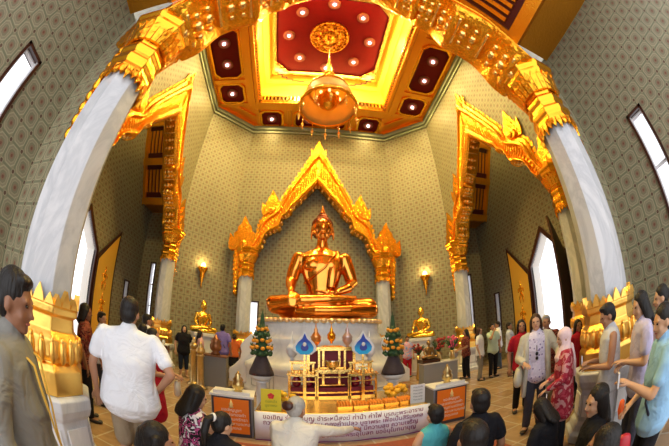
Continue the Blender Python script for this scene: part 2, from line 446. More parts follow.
# small brackets round the recess lip
br = MB()
for i in range(34):
    x = -IN + .08 + i * (2 * IN - .16) / 33
    for s in (-1, 1): br.box((x, CY + s * (INY - .05), z + .02), (.07, .1, .26))
    y = -INY + .08 + i * (2 * INY - .16) / 33
    for s in (-1, 1): br.box((s * (IN - .05), CY + y, z + .02), (.1, .07, .26))
br.build('bracket_row', gold_pale, ceiling)
# rosette
ro = MB(); ro.lathe([(.05, -.35), (.16, -.3), (.2, -.2), (.34, -.16), (.38, -.22), (.46, -.2), (.5, -.12), (.66, -.1), (.7, -.15), (.78, -.13), (.82, 0)], (0, CY, RZ), 32)
for i in range(16):
    t = 2 * PI * i / 16; ro.ball((.6 * math.cos(t), CY + .6 * math.sin(t), RZ - .12), .07, 8, 6)
tag(ro.build('ceiling_rosette', carved('rosette_gilding', (.85, .42, .05), .35, 14, .6, .03, (.25, .03, .01))), 'round gilded rosette in the middle of the crimson ceiling panel above the chandelier', 'rosette')
# cove lamps (warm tubes lying on the ledge)
warm_tube = plain('warm_lamp_tube', (1.0, .62, .16), emit=9)
for i, (c, d, txt) in enumerate((((-2.93, CY, z + .27), (.07, 4.9, .05), 'left'), ((2.93, CY, z + .27), (.07, 4.9, .05), 'right'), ((0, CY + 2.76, z + .27), (5.2, .07, .05), 'back'), ((0, CY - 2.76, z + .27), (5.2, .07, .05), 'front'))):
    tag(MB().box(c, d).build('cove_light', warm_tube), f'warm glowing light strip along the {txt} edge of the ceiling recess', 'ceiling light', 'light strips of the ceiling recess')
# ---- ceiling lights
bulb = plain('white_lamp_bulb', (1.0, .80, .80), emit=5)
rim_m = plain('rose_gold_lamp_rim', (.30, .09, .07), .5, .3)
def downlight(x, y, zz, lab, grp, r=.24):
    t = empty('ceiling_light', (x, y, zz), 0, lab, 'ceiling light', grp)
    MB().lathe([(.09, -.02), (.12, -.07), (r - .03, -.10), (r, -.05), (r, 0)], (0, 0, 0), 20, cap=False).build('rim', rim_m, t)
    MB().ball((0, 0, -.085), .07, 14, 8).build('bulb', bulb, t)
    return t
clock = ['nearest the altar wall', 'on the far right diagonal', 'on the right', 'on the near right diagonal', 'nearest the entrance', 'on the near left diagonal', 'on the left', 'on the far left diagonal']
LAMPS = []
for i in range(8):
    a = PI / 2 - i * PI / 4
    downlight(1.68 * math.cos(a), CY + 1.68 * math.sin(a), RZ, f'round lamp on the crimson centre panel, {clock[i]} of the ring', 'ring of lamps around the rosette'); LAMPS.append((1.68 * math.cos(a), CY + 1.68 * math.sin(a), RZ))
for s, sn in ((-1, 'left'), (1, 'right')):
    for dy, w in ((-.53, 'near lamp of the long'), (.53, 'far lamp of the long')):
        downlight(s * 3.97, CY + dy, z - .02, f'round ceiling {w} crimson coffer on the {sn} side', 'lamps in the outer coffers'); LAMPS.append((s * 3.97, CY + dy, z))
    downlight(s * 3.97, CY + 2.15, z - .02, f'round lamp in the small {sn} coffer next to the back corner', 'lamps in the outer coffers'); LAMPS.append((s * 3.97, CY + 2.15, z))
    downlight(s * 3.97, CY - 2.15, z - .02, f'round lamp in the small {sn} coffer next to the front arch', 'lamps in the outer coffers')
    downlight(s * 2.28, CY + 3.78, z - .02, f'round lamp in the small {sn} coffer above the altar wall', 'lamps in the outer coffers'); LAMPS.append((s * 2.28, CY + 3.78, z))
    downlight(s * .55, CY + 3.78, z - .02, f'round {sn} lamp in the long coffer above the altar wall, behind the chandelier', 'lamps in the outer coffers')

# ------------------------------------------------------------------ side bays
def bay(fn, depth, names, frontlit=False, windows=(), door=True, endopen=False, nbase=0):
    """fn(s, t, z): s along the arch plane, t outward"""
    top = 5.7
    # rear and near cheek walls, with slender windows
    global WN
    for sgn, nm in ((1, names[0]), (-1, names[1])):
        mb = MB(); segs = [(0.0, depth, 0, top + .1)]
        for (sg, t0, t1, z0, z1) in windows:
            if sg != sgn: continue
            out = []
            for (p, q, a, b) in segs:
                if t0 >= q or t1 <= p: out.append((p, q, a, b)); continue
                out += [(p, t0, a, b), (t1, q, a, b), (t0, t1, a, z0), (t0, t1, z1, b)]
            segs = out
        for p, q, a, b in segs:
            for o in (0, .2):
                mb.add([fn(sgn * (S + o), p, a), fn(sgn * (S + o), q, a), fn(sgn * (S + o), q, b), fn(sgn * (S + o), p, b)], [(0, 1, 2, 3)], uvs=[(p, a), (q, a), (q, b), (p, b)])
        struct(nm, mb, paper)
        for (sg, t0, t1, z0, z1) in windows:
            if sg != sgn: continue
            WN += 1
            window(WN, lambda u, v, d: fn(sgn * (S + d), u, v), t0, t1, z0, z1)
    # end wall: gable with the pointed doorway
    mb = MB()
    def q(p):
        for o in (0, .45):
            mb.add([fn(a, depth + o, b) for a, b in p], [tuple(range(len(p)))], uvs=[(a, b) for a, b in p])
    dw, zs, za = .78, 3.1, 4.05
    if not endopen:
        for sg in (-1, 1):
            hole = (2.78, 3.02, 1.2, 2.62)
            q([(sg * dw, 0), (sg * hole[0], 0), (sg * hole[0], top), (sg * dw, top)])
            q([(sg * hole[1], 0), (sg * (S + .2), 0), (sg * (S + .2), top), (sg * hole[1], top)])
            q([(sg * hole[0], 0), (sg * hole[1], 0), (sg * hole[1], hole[2]), (sg * hole[0], hole[2])]); q([(sg * hole[0], hole[3]), (sg * hole[1], hole[3]), (sg * hole[1], top), (sg * hole[0], top)])
            q([(0, za), (sg * dw, zs), (sg * dw, top), (0, top)])
            WN += 1
            window(WN, lambda u, v, d, sg=sg: fn(sg * u, depth + d, v), hole[0], hole[1], hole[2], hole[3])
        q([(-S, top), (S, top), (2.95, top), (0, 10.7), (-2.95, top)])
        o = struct(names[2], mb, paper)
        # white reveal of the doorway
        rv = MB(); pts = [(-dw, 0), (-dw, zs), (0, za), (dw, zs), (dw, 0)]
        for a, b in zip(pts, pts[1:]): rv.add([fn(a[0], depth, a[1]), fn(b[0], depth, b[1]), fn(b[0], depth + .45, b[1]), fn(a[0], depth + .45, a[1])], [(0, 1, 2, 3)])
        struct(f'trim_{5 + nbase}', rv, white_plaster)
    # ceiling: flat eaves beams and steep coffered slopes
    cb = MB()
    for sg in (-1, 1):
        vs = [fn(sg * 2.95, 0.2, top), fn(sg * (S + .2), 0.2, top), fn(sg * (S + .2), depth, top), fn(sg * 2.95, depth, top)]
        cb.add(vs + [(p[0], p[1], p[2] + .15) for p in vs], [(0, 1, 2, 3), (4, 5, 6, 7), (0, 1, 5, 4), (1, 2, 6, 5), (2, 3, 7, 6), (3, 0, 4, 7)])
    cl = struct(names[3], cb, gold_beam)
    for sg in (-1, 1):
        def sl(a, t, off): # along the slope a 0..1, outward t, off = towards the room
            n = V((-4.9, 2.95)).normalized()
            s_ = 2.95 * (1 - a); z_ = top + 4.95 * a
            return fn(sg * (s_ + n.x * off * 1.0), t, z_ - abs(n.y) * off)
        pm = MB(); pm.add([sl(0, .2, 0), sl(1, .2, 0), sl(1, depth, 0), sl(0, depth, 0)], [(0, 1, 2, 3)]); pm.build('ceiling_slope', redbeam, cl)
        gb = MB()
        def bar(a0, a1, t0, t1, h=.09):
            vs = [sl(a0, t0, 0), sl(a1, t0, 0), sl(a1, t1, 0), sl(a0, t1, 0), sl(a0, t0, h), sl(a1, t0, h), sl(a1, t1, h), sl(a0, t1, h)]
            gb.add(vs, [(0, 1, 2, 3), (4, 5, 6, 7), (0, 1, 5, 4), (1, 2, 6, 5), (2, 3, 7, 6), (3, 0, 4, 7)])
        for a in (0, .26, .52, .78): bar(a, a + .045, .2, depth, .14)
        bar(0, 1, .2, .32); bar(0, 1, depth - .14, depth)
        for k in range(1, int((depth - .2) / .17)):
            t_ = .25 + k * .17
            for a in (.06, .32, .58): bar(a + .02, a + .17, t_, t_ + .09, .05)
        gb.build('ceiling_lattice', gold_fine, cl)
WN = 0
glass = None
def window(k, fn, u0, u1, v0, v1):
    global glass
    if glass is None:
        glass, t, b = nt('window_glass')
        tr = N(t, 'ShaderNodeBsdfTransparent'); tr.inputs[0].default_value = (.97, .97, 1, 1); gl = N(t, 'ShaderNodeBsdfGlossy', Roughness=.05)
        mx = N(t, 'ShaderNodeMixShader'); mx.inputs[0].default_value = .06
        t.links.new(tr.outputs[0], mx.inputs[1]); t.links.new(gl.outputs[0], mx.inputs[2]); t.links.new(mx.outputs[0], t.nodes['Material Output'].inputs[0])
    fm = MB(); w = .045
    def bx(a0, a1, b0, b1, d0, d1):
        vs = [fn(a, b, d) for d in (d0, d1) for a, b in ((a0, b0), (a1, b0), (a1, b1), (a0, b1))]
        fm.add(vs, [(0, 1, 2, 3), (4, 5, 6, 7), (0, 1, 5, 4), (1, 2, 6, 5), (2, 3, 7, 6), (3, 0, 4, 7)])
    bx(u0 - w, u0, v0 - w, v1 + w, -.03, .2); bx(u1, u1 + w, v0 - w, v1 + w, -.03, .2); bx(u0 - w, u1 + w, v1, v1 + w, -.03, .2); bx(u0 - w, u1 + w, v0 - w, v0, -.05, .2)
    fo = struct(f'window_{k}', fm, black_red)
    fm = MB(); w2 = .02
    bx(u0, u0 + w2, v0, v1, .0, .14); bx(u1 - w2, u1, v0, v1, 0, .14)
    n = max(1, int((v1 - v0) / .75))
    for i in range(n + 1): zc = v0 + (v1 - v0) * i / n; bx(u0, u1, zc - .018, zc + .018, .06, .14)
    fm.build('window_frame', white_frame, fo)
    p = MB(); p.add([fn(u0, v0, .1), fn(u1, v0, .1), fn(u1, v1, .1), fn(u0, v1, .1)], [(0, 1, 2, 3)]); p.build('window_pane', glass, fo)

WZ = (1.15, 3.6)
bay(lambda s, t, z: (-HX - t, CY + s, z), 2.0, ('wall_left_bay_rear', 'wall_left_bay_near', 'wall_left_bay_end', 'ceiling_left_bay'), windows=[(1, 1.28, 1.46, *WZ), (-1, 1.28, 1.46, *WZ)], nbase=0)
bay(lambda s, t, z: (HX + t, CY + s, z), 2.0, ('wall_right_bay_rear', 'wall_right_bay_near', 'wall_right_bay_end', 'ceiling_right_bay'), windows=[(1, 1.08, 1.32, *WZ), (-1, 1.08, 1.32, *WZ)], nbase=1)
bay(lambda s, t, z: (s, 1.5 - t, z), 3.6, ('wall_front_bay_right', 'wall_front_bay_left', 'wall_entrance', 'ceiling_front_bay'), windows=[(1, .98, 1.26, *WZ), (-1, .83, 1.14, *WZ)], endopen=True)
WN += 1
window(WN, lambda u, v, d: (u, BY + d, v), -2.5, -2.05, 1.3, 2.65)

# ---- doors: frame, and gilded leaves standing open
def kneeling_relief(mb, fn, cx, z0, h):
    """a crowned guardian figure in low relief: mound of small rounded shapes"""
    def el(u, v, ru, rv, d=.03):
        vs = []; fs = []; n = 14
        for k, f in enumerate((1, .8, .4)):
            for i in range(n): a = 2 * PI * i / n; vs.append(fn(u + ru * f * math.cos(a), v + rv * f * math.sin(a), -d * (0, .7, 1)[k]))
        for k in range(2):
            for i in range(n): j = (i + 1) % n; fs.append((k * n + i, k * n + j, (k + 1) * n + j, (k + 1) * n + i))
        fs.append(tuple(2 * n + i for i in range(n))); mb.add(vs, fs, True)
    H = h
    el(cx, z0 + .80 * H, .06 * H, .075 * H); el(cx, z0 + .92 * H, .035 * H, .08 * H); el(cx, z0 + .60 * H, .11 * H, .13 * H); el(cx, z0 + .40 * H, .09 * H, .13 * H)
    for s in (-1, 1):
        el(cx + s * .15 * H, z0 + .58 * H, .04 * H, .10 * H); el(cx + s * .09 * H, z0 + .20 * H, .055 * H, .2 * H); el(cx + s * .08 * H, z0 + .66 * H, .05 * H, .045 * H, .04)
for k, sx in ((1, -1), (2, 1)):
    def dfn(s, t, z): return (sx * (HX + 2.0 + t), CY + s, z)
    fm = MB(); pts = [(-.78, 0), (-.78, 3.1), (0, 4.05), (.78, 3.1), (.78, 0)]; po = [(-.9, 0), (-.9, 3.17), (0, 4.27), (.9, 3.17), (.9, 0)]
    for a in range(4):
        fm.prism([pts[a], pts[a + 1], po[a + 1], po[a]], lambda u, v, d: dfn(u, d, v), -.06, .06)
    D = struct(f'door_{k}', fm, black_red)
    mb2 = MB()
    for sg, ang in ((1, 8), (-1, 78)):
        # leaf hinged at the jamb, swung into the hall
        ca, sa = math.cos(R(ang)), math.sin(R(ang))
        def lf(u, v, d, sg=sg, ca=ca, sa=sa):  # u from the hinge outwards, d<0 towards the visible side
            s_ = sg * (.86 + u * ca) + (sg * d * sa); t_ = -.09 - u * sa + d * ca
            return dfn(s_, t_, v)
        W = .92 if sg > 0 else .8
        Z0, Z1 = 3.0, 4.1
        lm = MB(); lm.prism([(0, .02), (W, .02), (W, Z1), (0, Z0)], lf, -.02, .05); L = lm.build('door_leaf', black_red, D)
        pn = MB(); pn.prism([(.07, .1), (W - .07, .1), (W - .07, Z1 - .2), (.07, Z0 - .12)], lf, -.035, -.015); pn.build('gilded_panel', gold_matte, L)
        rl = MB()
        for zz in (.35, 1.15, 1.98): kneeling_relief(rl, lambda u, v, d: lf(u, v, d - .03), W / 2, zz, .78)
        rl.build('guardian_relief', gold_plain, L)
    
# ------------------------------------------------------------------ columns
def column(x, y, face, lab, tall_ped=False):
    t = empty('marble_column', (x, y, 0), 0, lab, 'column', 'marble columns carrying the gilded arches')
    o8 = PI / 8
    pm = MB(); pm.lathe([(.50, 0), (.50, .1), (.46, .13), (.44, .2), (.41, .24), (.41, .60), (.44, .64), (.46, .70), (.46, .78), (.43, .8)], (0, 0, 0), 8, o8, False)
    po = pm.build('pedestal', marble_col, t, .008)
    ins = MB()
    for i in range(8):
        a = i * PI / 4
        ins.prism([(-.12, .30), (.12, .30), (.12, .54), (-.12, .54)], lambda u, v, d, a=a: ((.379 + d) * math.cos(a) - u * math.sin(a), (.379 + d) * math.sin(a) + u * math.cos(a), v), 0, .012)
    ins.build('inset_panel', marble_white, po)
    g = MB(); g.lathe([(.40, .8), (.40, .98), (.37, 1.02), (.345, 1.04), (.375, 1.08), (.375, 1.20), (.35, 1.23), (.325, 1.26), (.315, 1.36), (.35, 1.38), (.355, 1.43), (.34, 1.45), (.28, 1.46)], (0, 0, 0), 8, o8, False)
    go = g.build('gilded_base', gold_base, t, .008)
    sp = MB()
    for i in range(8):
        a = i * PI / 4
        for (u, hw, h) in ((-.095, .040, .08), (0, .048, .12), (.095, .040, .08)):
            sp.prism([(u - hw, 1.44), (u + hw, 1.44), (u + hw * .7, 1.44 + h * .45), (u, 1.44 + h), (u - hw * .7, 1.44 + h * .45)],
                     lambda p, q, d, a=a: ((.315 + d) * math.cos(a) - p * math.sin(a), (.315 + d) * math.sin(a) + p * math.cos(a), q), -.03, .02)
    for i in range(24):
        a = i * PI / 12 + .13; c = .355
        sp.ball((c * math.cos(a), c * math.sin(a), 1.12), (.035, .035, .09), 8, 6)
        sp.ball((c * math.cos(a), c * math.sin(a), 1.2), (.022, .022, .03), 8, 6)
    sp.build('flame_crown', gold_base, go)
    s = MB(); s.lathe([(.272, 1.45), (.265, 2.4), (.252, 3.62)], (0, 0, 0), 8, o8, False); s.build('shaft', marble_col, t, .006)
    c = MB(); c.lathe([(.285, 3.52), (.30, 3.60), (.29, 3.66), (.32, 3.70), (.32, 3.76), (.285, 3.80), (.28, 3.86), (.31, 3.90), (.31, 3.95), (.27, 4.0), (.30, 4.12), (.37, 4.30), (.42, 4.36), (.42, 4.42), (.46, 4.46), (.46, 4.52)], (0, 0, 0), 8, o8, False)
    co = c.build('capital', gold_plain, t, .008)
    lv = MB()
    for i in range(24):
        a = i * PI / 12; rr = .29
        fnl = lambda p, q, d, a=a: ((rr + d) * math.cos(a) - p * math.sin(a), (rr + d) * math.sin(a) + p * math.cos(a), q)
        lv.prism([(-.036, 3.58), (.036, 3.58), (.03, 3.50), (0, 3.40 if i % 3 == 0 else 3.45), (-.03, 3.50)], fnl, -.02, .012)
        rr2 = .30
        lv.prism([(-.034, 4.05), (.034, 4.05), (.045, 4.25), (0, 4.34), (-.045, 4.25)], lambda p, q, d, a=a: ((.27 + (q - 4.0) * .32 + d) * math.cos(a) - p * math.sin(a), (.27 + (q - 4.0) * .32 + d) * math.sin(a) + p * math.cos(a), q), -.01, .022)
    lv.build('leaf_ornament', gold, co)
    # gilded bracket hanging beside the capital, on the outer side
    bk = MB(); f = face
    bf = lambda u, v, d: (f[0] * u - f[1] * d, f[1] * u + f[0] * d, v)
    bk.prism([(.28, 4.45), (.52, 4.45), (.50, 4.15), (.46, 3.8), (.43, 3.4), (.38, 3.0), (.33, 2.75), (.31, 3.1)], bf, -.1, .1)
    for i in range(9):
        zz = 2.9 + i * .17; bk.ball(bf(.34 + .012 * i, zz, -.09), (.055, .055, .08), 8, 6); bk.ball(bf(.34 + .012 * i, zz, .09), (.055, .055, .08), 8, 6); bk.ball(bf(.40 + .014 * i, zz, 0), (.06, .06, .08), 8, 6)
    bk.build('hanging_bracket', gold, t)
    return t
XC = 2.48
ARCHES = [
    ('front', (0, 1.42), 0, 'great gilded arch framing the whole view, springing from the two nearest columns'),
    ('back', (0, 9.72), 0, 'pointed gilded flame arch on the wall behind the seated golden statue'),
    ('left', (-HX - .02, CY), PI / 2, 'gilded flame arch over the opening to the left bay, seen from the side'),
    ('right', (HX + .02, CY), PI / 2, 'gilded flame arch over the opening to the right bay, seen from the side')]
collab = {('front', -1): 'large marble column nearest the camera on the left, behind the man in the grey shirt', ('front', 1): 'large marble column nearest the camera on the right, behind the woman in the sleeveless white dress',
          ('back', -1): 'slim marble column at the back wall, left of the seated golden statue', ('back', 1): 'slim marble column at the back wall, right of the seated golden statue',
          ('left', 1): 'marble column beside the red cabinet, far end of the left side arch', ('left', -1): 'marble column hidden behind the nearest left column, near end of the left side arch',
          ('right', -1): 'marble column just left of the nearest right column, beside the open right door', ('right', 1): 'marble column at the far end of the right side arch, behind the woman in red'}
for nm, (ax, ay), rot, lab in ARCHES:
    for s in (-1, 1):
        dx, dy = math.cos(rot) * s, math.sin(rot) * s
        column(ax + XC * dx, ay + XC * dy, (dx, dy), collab[(nm, s)])

# ------------------------------------------------------------------ gilded arches
def resample(P, n):
    out = []; m = len(P) - 1
    for i in range(n + 1):
        t = i / n * m; k = min(int(t), m - 1); f = t - k
        p0, p1, p2, p3 = P[max(k - 1, 0)], P[k], P[k + 1], P[min(k + 2, m)]
        out.append(tuple(.5 * ((2 * b) + (-a + c) * f + (2 * a - 5 * b + 4 * c - d) * f * f + (-a + 3 * b - 3 * c + d) * f ** 3) for a, b, c, d in zip(p0, p1, p2, p3)))
    return out
NS = 72
RO = resample(OUT, NS); RI = resample(INN, NS)
def leaf(mb, base, ang, L, W, d=.06, curl=.0, y0=0):
    """flame-shaped leaf rising from base at angle (from vertical, + leans to +u)"""
    pts = [(-.45, 0), (-.60, .12), (-.62, .26), (-.50, .34), (-.52, .46), (-.36, .54), (-.34, .66), (-.20, .74), (-.12, .87), (0 + curl, 1.0), (.10, .86), (.2, .74), (.32, .66), (.36, .54), (.5, .46), (.50, .34), (.6, .26), (.58, .12), (.45, 0)]
    ca, sa = math.cos(ang), math.sin(ang)
    out = []
    for a, b in pts:
        u = a * W; v = b * L; out.append((base[0] + u * ca + v * sa, base[1] - u * sa + v * ca))
    mb.prism(out, lambda u, v, q: (u, y0 + q, v), -d / 2, d / 2)
def arch(nm, ax, ay, rot, lab):
    ws = 1.35 if nm == 'front' else 1.0
    t = empty('gilded_arch', (ax, ay, 0), rot, lab, 'arch', 'gilded arches of the four sides')
    # band cross-section: t from the inner to the outer edge, w = half depth
    cs = [(-.04, .20), (.0, .27), (.06, .31), (.12, .31), (.17, .27), (.20, .20), (.62, .18), (.66, .25), (.72, .28), (.80, .25), (.84, .14), (.97, .10), (1.0, .06)]
    cs = [(a, w * ws) for a, w in cs]
    loop = [(a, -w) for a, w in cs] + [(a, w) for a, w in reversed(cs)]
    band = MB()
    for sg in (-1, 1):
        vs = []; fs = []; n = len(loop)
        for (o, i_) in zip(RO, RI):
            for a, w in loop: vs.append((sg * (i_[0] + (o[0] - i_[0]) * a), w, i_[1] + (o[1] - i_[1]) * a))
        for k in range(NS):
            for i in range(n): j = (i + 1) % n; fs.append((k * n + i, k * n + j, (k + 1) * n + j, (k + 1) * n + i))
        fs.append(tuple(NS * n + i for i in range(n)))
        band.add(vs, fs, False)
    band.build('arch_band', gold, t)
    # carved panels on the underside
    sf = MB()
    for sg in (-1, 1):
        for k in range(3, NS - 1, 3):
            a, b = RI[k], RI[min(k + 1, NS)]; tx, tz = b[0] - a[0], b[1] - a[1]; L = math.hypot(tx, tz); nx, nz = tz / L, -tx / L
            if nz > 0: nx, nz = -nx, -nz
            u, v = a[0] + nx * .03, a[1] + nz * .03
            if k % 9 == 0: sf.loft([((sg * u, -.17 * ws, v), .035), ((sg * u, .17 * ws, v), .035)], (1, 0, 0), 6)
            else:
                sf.ball((sg * u, 0, v), (.075, .085, .075), 8, 6)
                for s2 in (-1, 1): sf.ball((sg * u, s2 * .12 * ws, v), (.05, .05, .05), 8, 5)
    sf.build('soffit_carving', gold_pale, t)
    # ornament in the recessed field: rosettes and framed cartouches, both faces
    orn = MB()
    for sg in (-1, 1):
        for k in range(4, NS - 2, 4):
            o, i_ = RO[k], RI[k]; a = .41; u = i_[0] + (o[0] - i_[0]) * a; v = i_[1] + (o[1] - i_[1]) * a
            wd = math.hypot(o[0] - i_[0], o[1] - i_[1]) * .17
            if ws == 1.0:
                for kk in (k, k + 2):
                    if kk > NS: continue
                    o3, i3 = RO[kk], RI[kk]; k4 = max(kk - 2, 0); o4 = RO[k4]
                    for s2 in (-1, 1):
                        orn.loft([(V((sg * (i3[0] + (o3[0] - i3[0]) * .22), s2 * .19, i3[1] + (o3[1] - i3[1]) * .22)), .03, .03), (V((sg * (i3[0] + (o3[0] - i3[0]) * .45), s2 * .20, i3[1] + (o3[1] - i3[1]) * .45 + .03)), .045, .04), (V((sg * (i3[0] + (o4[0] - i3[0]) * .66), s2 * .19, i3[1] + (o4[1] - i3[1]) * .66)), .03, .02)], (0, 1, 0), 8)
                continue
            for s2 in (-1, 1):
                orn.ball((sg * u, s2 * .2 * ws, v), (wd * .62, .07, wd * .62), 10, 6)
                for q in range(6):
                    b = q * PI / 3; orn.ball((sg * u + wd * 1.0 * math.cos(b), s2 * .185 * ws, v + wd * 1.0 * math.sin(b)), (wd * .42, .045, wd * .42), 8, 5)
            if k % 8 == 4:
                k2 = k + 2
                if k2 < NS:
                    o2, i2 = RO[k2], RI[k2]
                    for s2 in (-1, 1):
                        p = [V((sg * (i2[0] + (o2[0] - i2[0]) * a_), s2 * .205 * ws, i2[1] + (o2[1] - i2[1]) * a_)) for a_ in (.2, .62)]
                        orn.loft([(p[0], .022), (p[1], .022)], (0, 1, 0), 6)
        # beading on the inner roll
        for k in range(0, NS * 3):
            f = k / 3; k0 = int(f); r = f - k0
            if k0 + 1 > NS: continue
            o = [RO[k0][q] * (1 - r) + RO[k0 + 1][q] * r for q in (0, 1)]; i_ = [RI[k0][q] * (1 - r) + RI[k0 + 1][q] * r for q in (0, 1)]
            a = .69; u = i_[0] + (o[0] - i_[0]) * a; v = i_[1] + (o[1] - i_[1]) * a
            for s2 in (-1, 1): orn.ball((sg * u, s2 * .27 * ws, v), .028, 6, 4)
    orn.build('carved_ornament', gold, t)
    # serrated flame crest along the outer edge
    cr = MB()
    for sg in (-1, 1):
        for k in range(2, NS - 6, 2):
            o, o2 = RO[k], RO[k + 1]; tx, tz = o2[0] - o[0], o2[1] - o[1]; L = math.hypot(tx, tz); tx /= L; tz /= L
            nx, nz = -tz, tx   # outward normal (up/out)
            if nx < 0: nx, nz = -nx, -nz
            ang = math.atan2(nx, nz) - .75
            big = .15
            leaf(cr, (sg * o[0], o[1] - .04), sg * ang, big, .13, .09)
    cr.build('flame_crest', gold_fine, t)
    # finials: one on the peak, one on each step, one over each column
    def finial(u, v, h, lean, w, nam='finial'):
        f = MB(); leaf(f, (u, v), lean, h, w, .16 * ws, .04 * (1 if lean >= 0 else -1)); 
        for s2 in (-1, 1):
            leaf(f, (u, v + h * .02), lean, h * .72, w * .78, .05, 0, s2 * .10); leaf(f, (u, v + h * .02), lean, h * .46, w * .6, .05, 0, s2 * .15)
            leaf(f, (u - w * .42, v), lean - .35, h * .5, w * .42, .06, 0, s2 * .07); leaf(f, (u + w * .42, v), lean + .35, h * .5, w * .42, .06, 0, s2 * .07)
            f.ball((u, s2 * .17, v + h * .14), (w * .2, .06, w * .2), 10, 6)
        f.build(nam, gold, t)
    finial(0, 8.75, .95, 0, .42)
    for sg in (-1, 1):
        finial(sg * 1.68, 5.95, 1.08, sg * .06, .58); finial(sg * 2.66, 4.5, 1.36, sg * .04, .80)
        for bu, bv, br_ in ((1.0, 6.08, (.08, .26 * ws, .11)), (1.40, 5.38, (.08, .26 * ws, .10)), (2.1, 4.58, (.11, .28 * ws, .12))): MB().ball((sg * bu, 0, bv), br_, 12, 8).build('scroll_boss', gold, t)
    return t
for nm, (ax, ay), rot, lab in ARCHES: arch(nm, ax, ay, rot, lab)

# ------------------------------------------------------------------ chandelier
ch = empty('chandelier', (0, CY - .1, 0), 0, 'tiered bell-shaped gilded chandelier hanging from the rosette', 'chandelier')
MB().loft([((0, 0, 12.05), .02), ((0, 0, 10.0), .02)], (1, 0, 0), 8).build('chain', gold_pale, ch)
b = MB(); b.lathe([(.02, 10.35), (.05, 10.2), (.03, 10.05), (.09, 9.9), (.05, 9.75), (.13, 9.6), (.09, 9.45), (.19, 9.3), (.15, 9.2)], (0, 0, 0), 20); b.build('spire', gold_plain, ch)
chm, t_, b_ = nt('amber_crystal_strings'); b_.inputs['Base Color'].default_value = (.95, .55, .12, 1); b_.inputs['Roughness'].default_value = .35
tr_ = N(t_, 'ShaderNodeBsdfTranslucent'); tr_.inputs[0].default_value = (.95, .58, .14, 1); mx_ = N(t_, 'ShaderNodeMixShader'); mx_.inputs[0].default_value = .5
t_.links.new(b_.outputs[0], mx_.inputs[1]); t_.links.new(tr_.outputs[0], mx_.inputs[2]); t_.links.new(mx_.outputs[0], t_.nodes['Material Output'].inputs[0])
wv_ = N(t_, 'ShaderNodeTexWave', Scale=9.0); wv_.bands_direction = 'Z'; tc_ = N(t_, 'ShaderNodeTexCoord'); t_.links.new(tc_.outputs['Object'], wv_.inputs['Vector']); bump(t_, b_, wv_.outputs[0], .5, .03)
b = MB(); out = [(.10, 9.4), (.18, 9.1), (.30, 8.85), (.46, 8.6), (.62, 8.35), (.73, 8.1), (.80, 7.85), (.82, 7.6)]
b.lathe(out + [(r - .03, zz) for r, zz in reversed(out)], (0, 0, 0), 40, cap=False); b.build('bell', chm, ch)
b = MB()
for rr, zz in ((.82, 7.6), (.62, 8.37), (.30, 8.88)): b.lathe([(rr - .03, zz - .04), (rr + .03, zz - .05), (rr + .05, zz), (rr + .03, zz + .05), (rr - .03, zz + .04), (rr - .03, zz - .04)], (0, 0, 0), 40, cap=False)
b.build('hoop', gold_plain, ch)
b = MB()
for i in range(12):
    a = 2 * PI * i / 12; x, y = .81 * math.cos(a), .81 * math.sin(a)
    b = MB(); b.loft([((x, y, 7.60), .012), ((x, y, 7.25), .012)], (1, 0, 0), 6); b.ball((x, y, 7.2), (.05, .05, .07), 8, 6); b.ball((x, y, 7.08), (.022, .022, .08), 8, 6)
    b.build('pendant_drop', gold_pale, ch)
b = MB(); lampg = plain('chandelier_lamps', (1.0, .6, .2), emit=3)
b.lathe([(.03, 8.5), (.1, 8.3), (.3, 8.05), (.34, 7.95), (.22, 7.85), (.26, 7.72), (.12, 7.6), (.03, 7.5)], (0, 0, 0), 24); b.build('inner_basket', gold, ch)
b = MB()
for i in range(8):
    a = 2 * PI * i / 8; MB().ball((.34 * math.cos(a), .34 * math.sin(a), 8.02), (.045, .045, .07), 8, 6).build('lamp', lampg, ch)

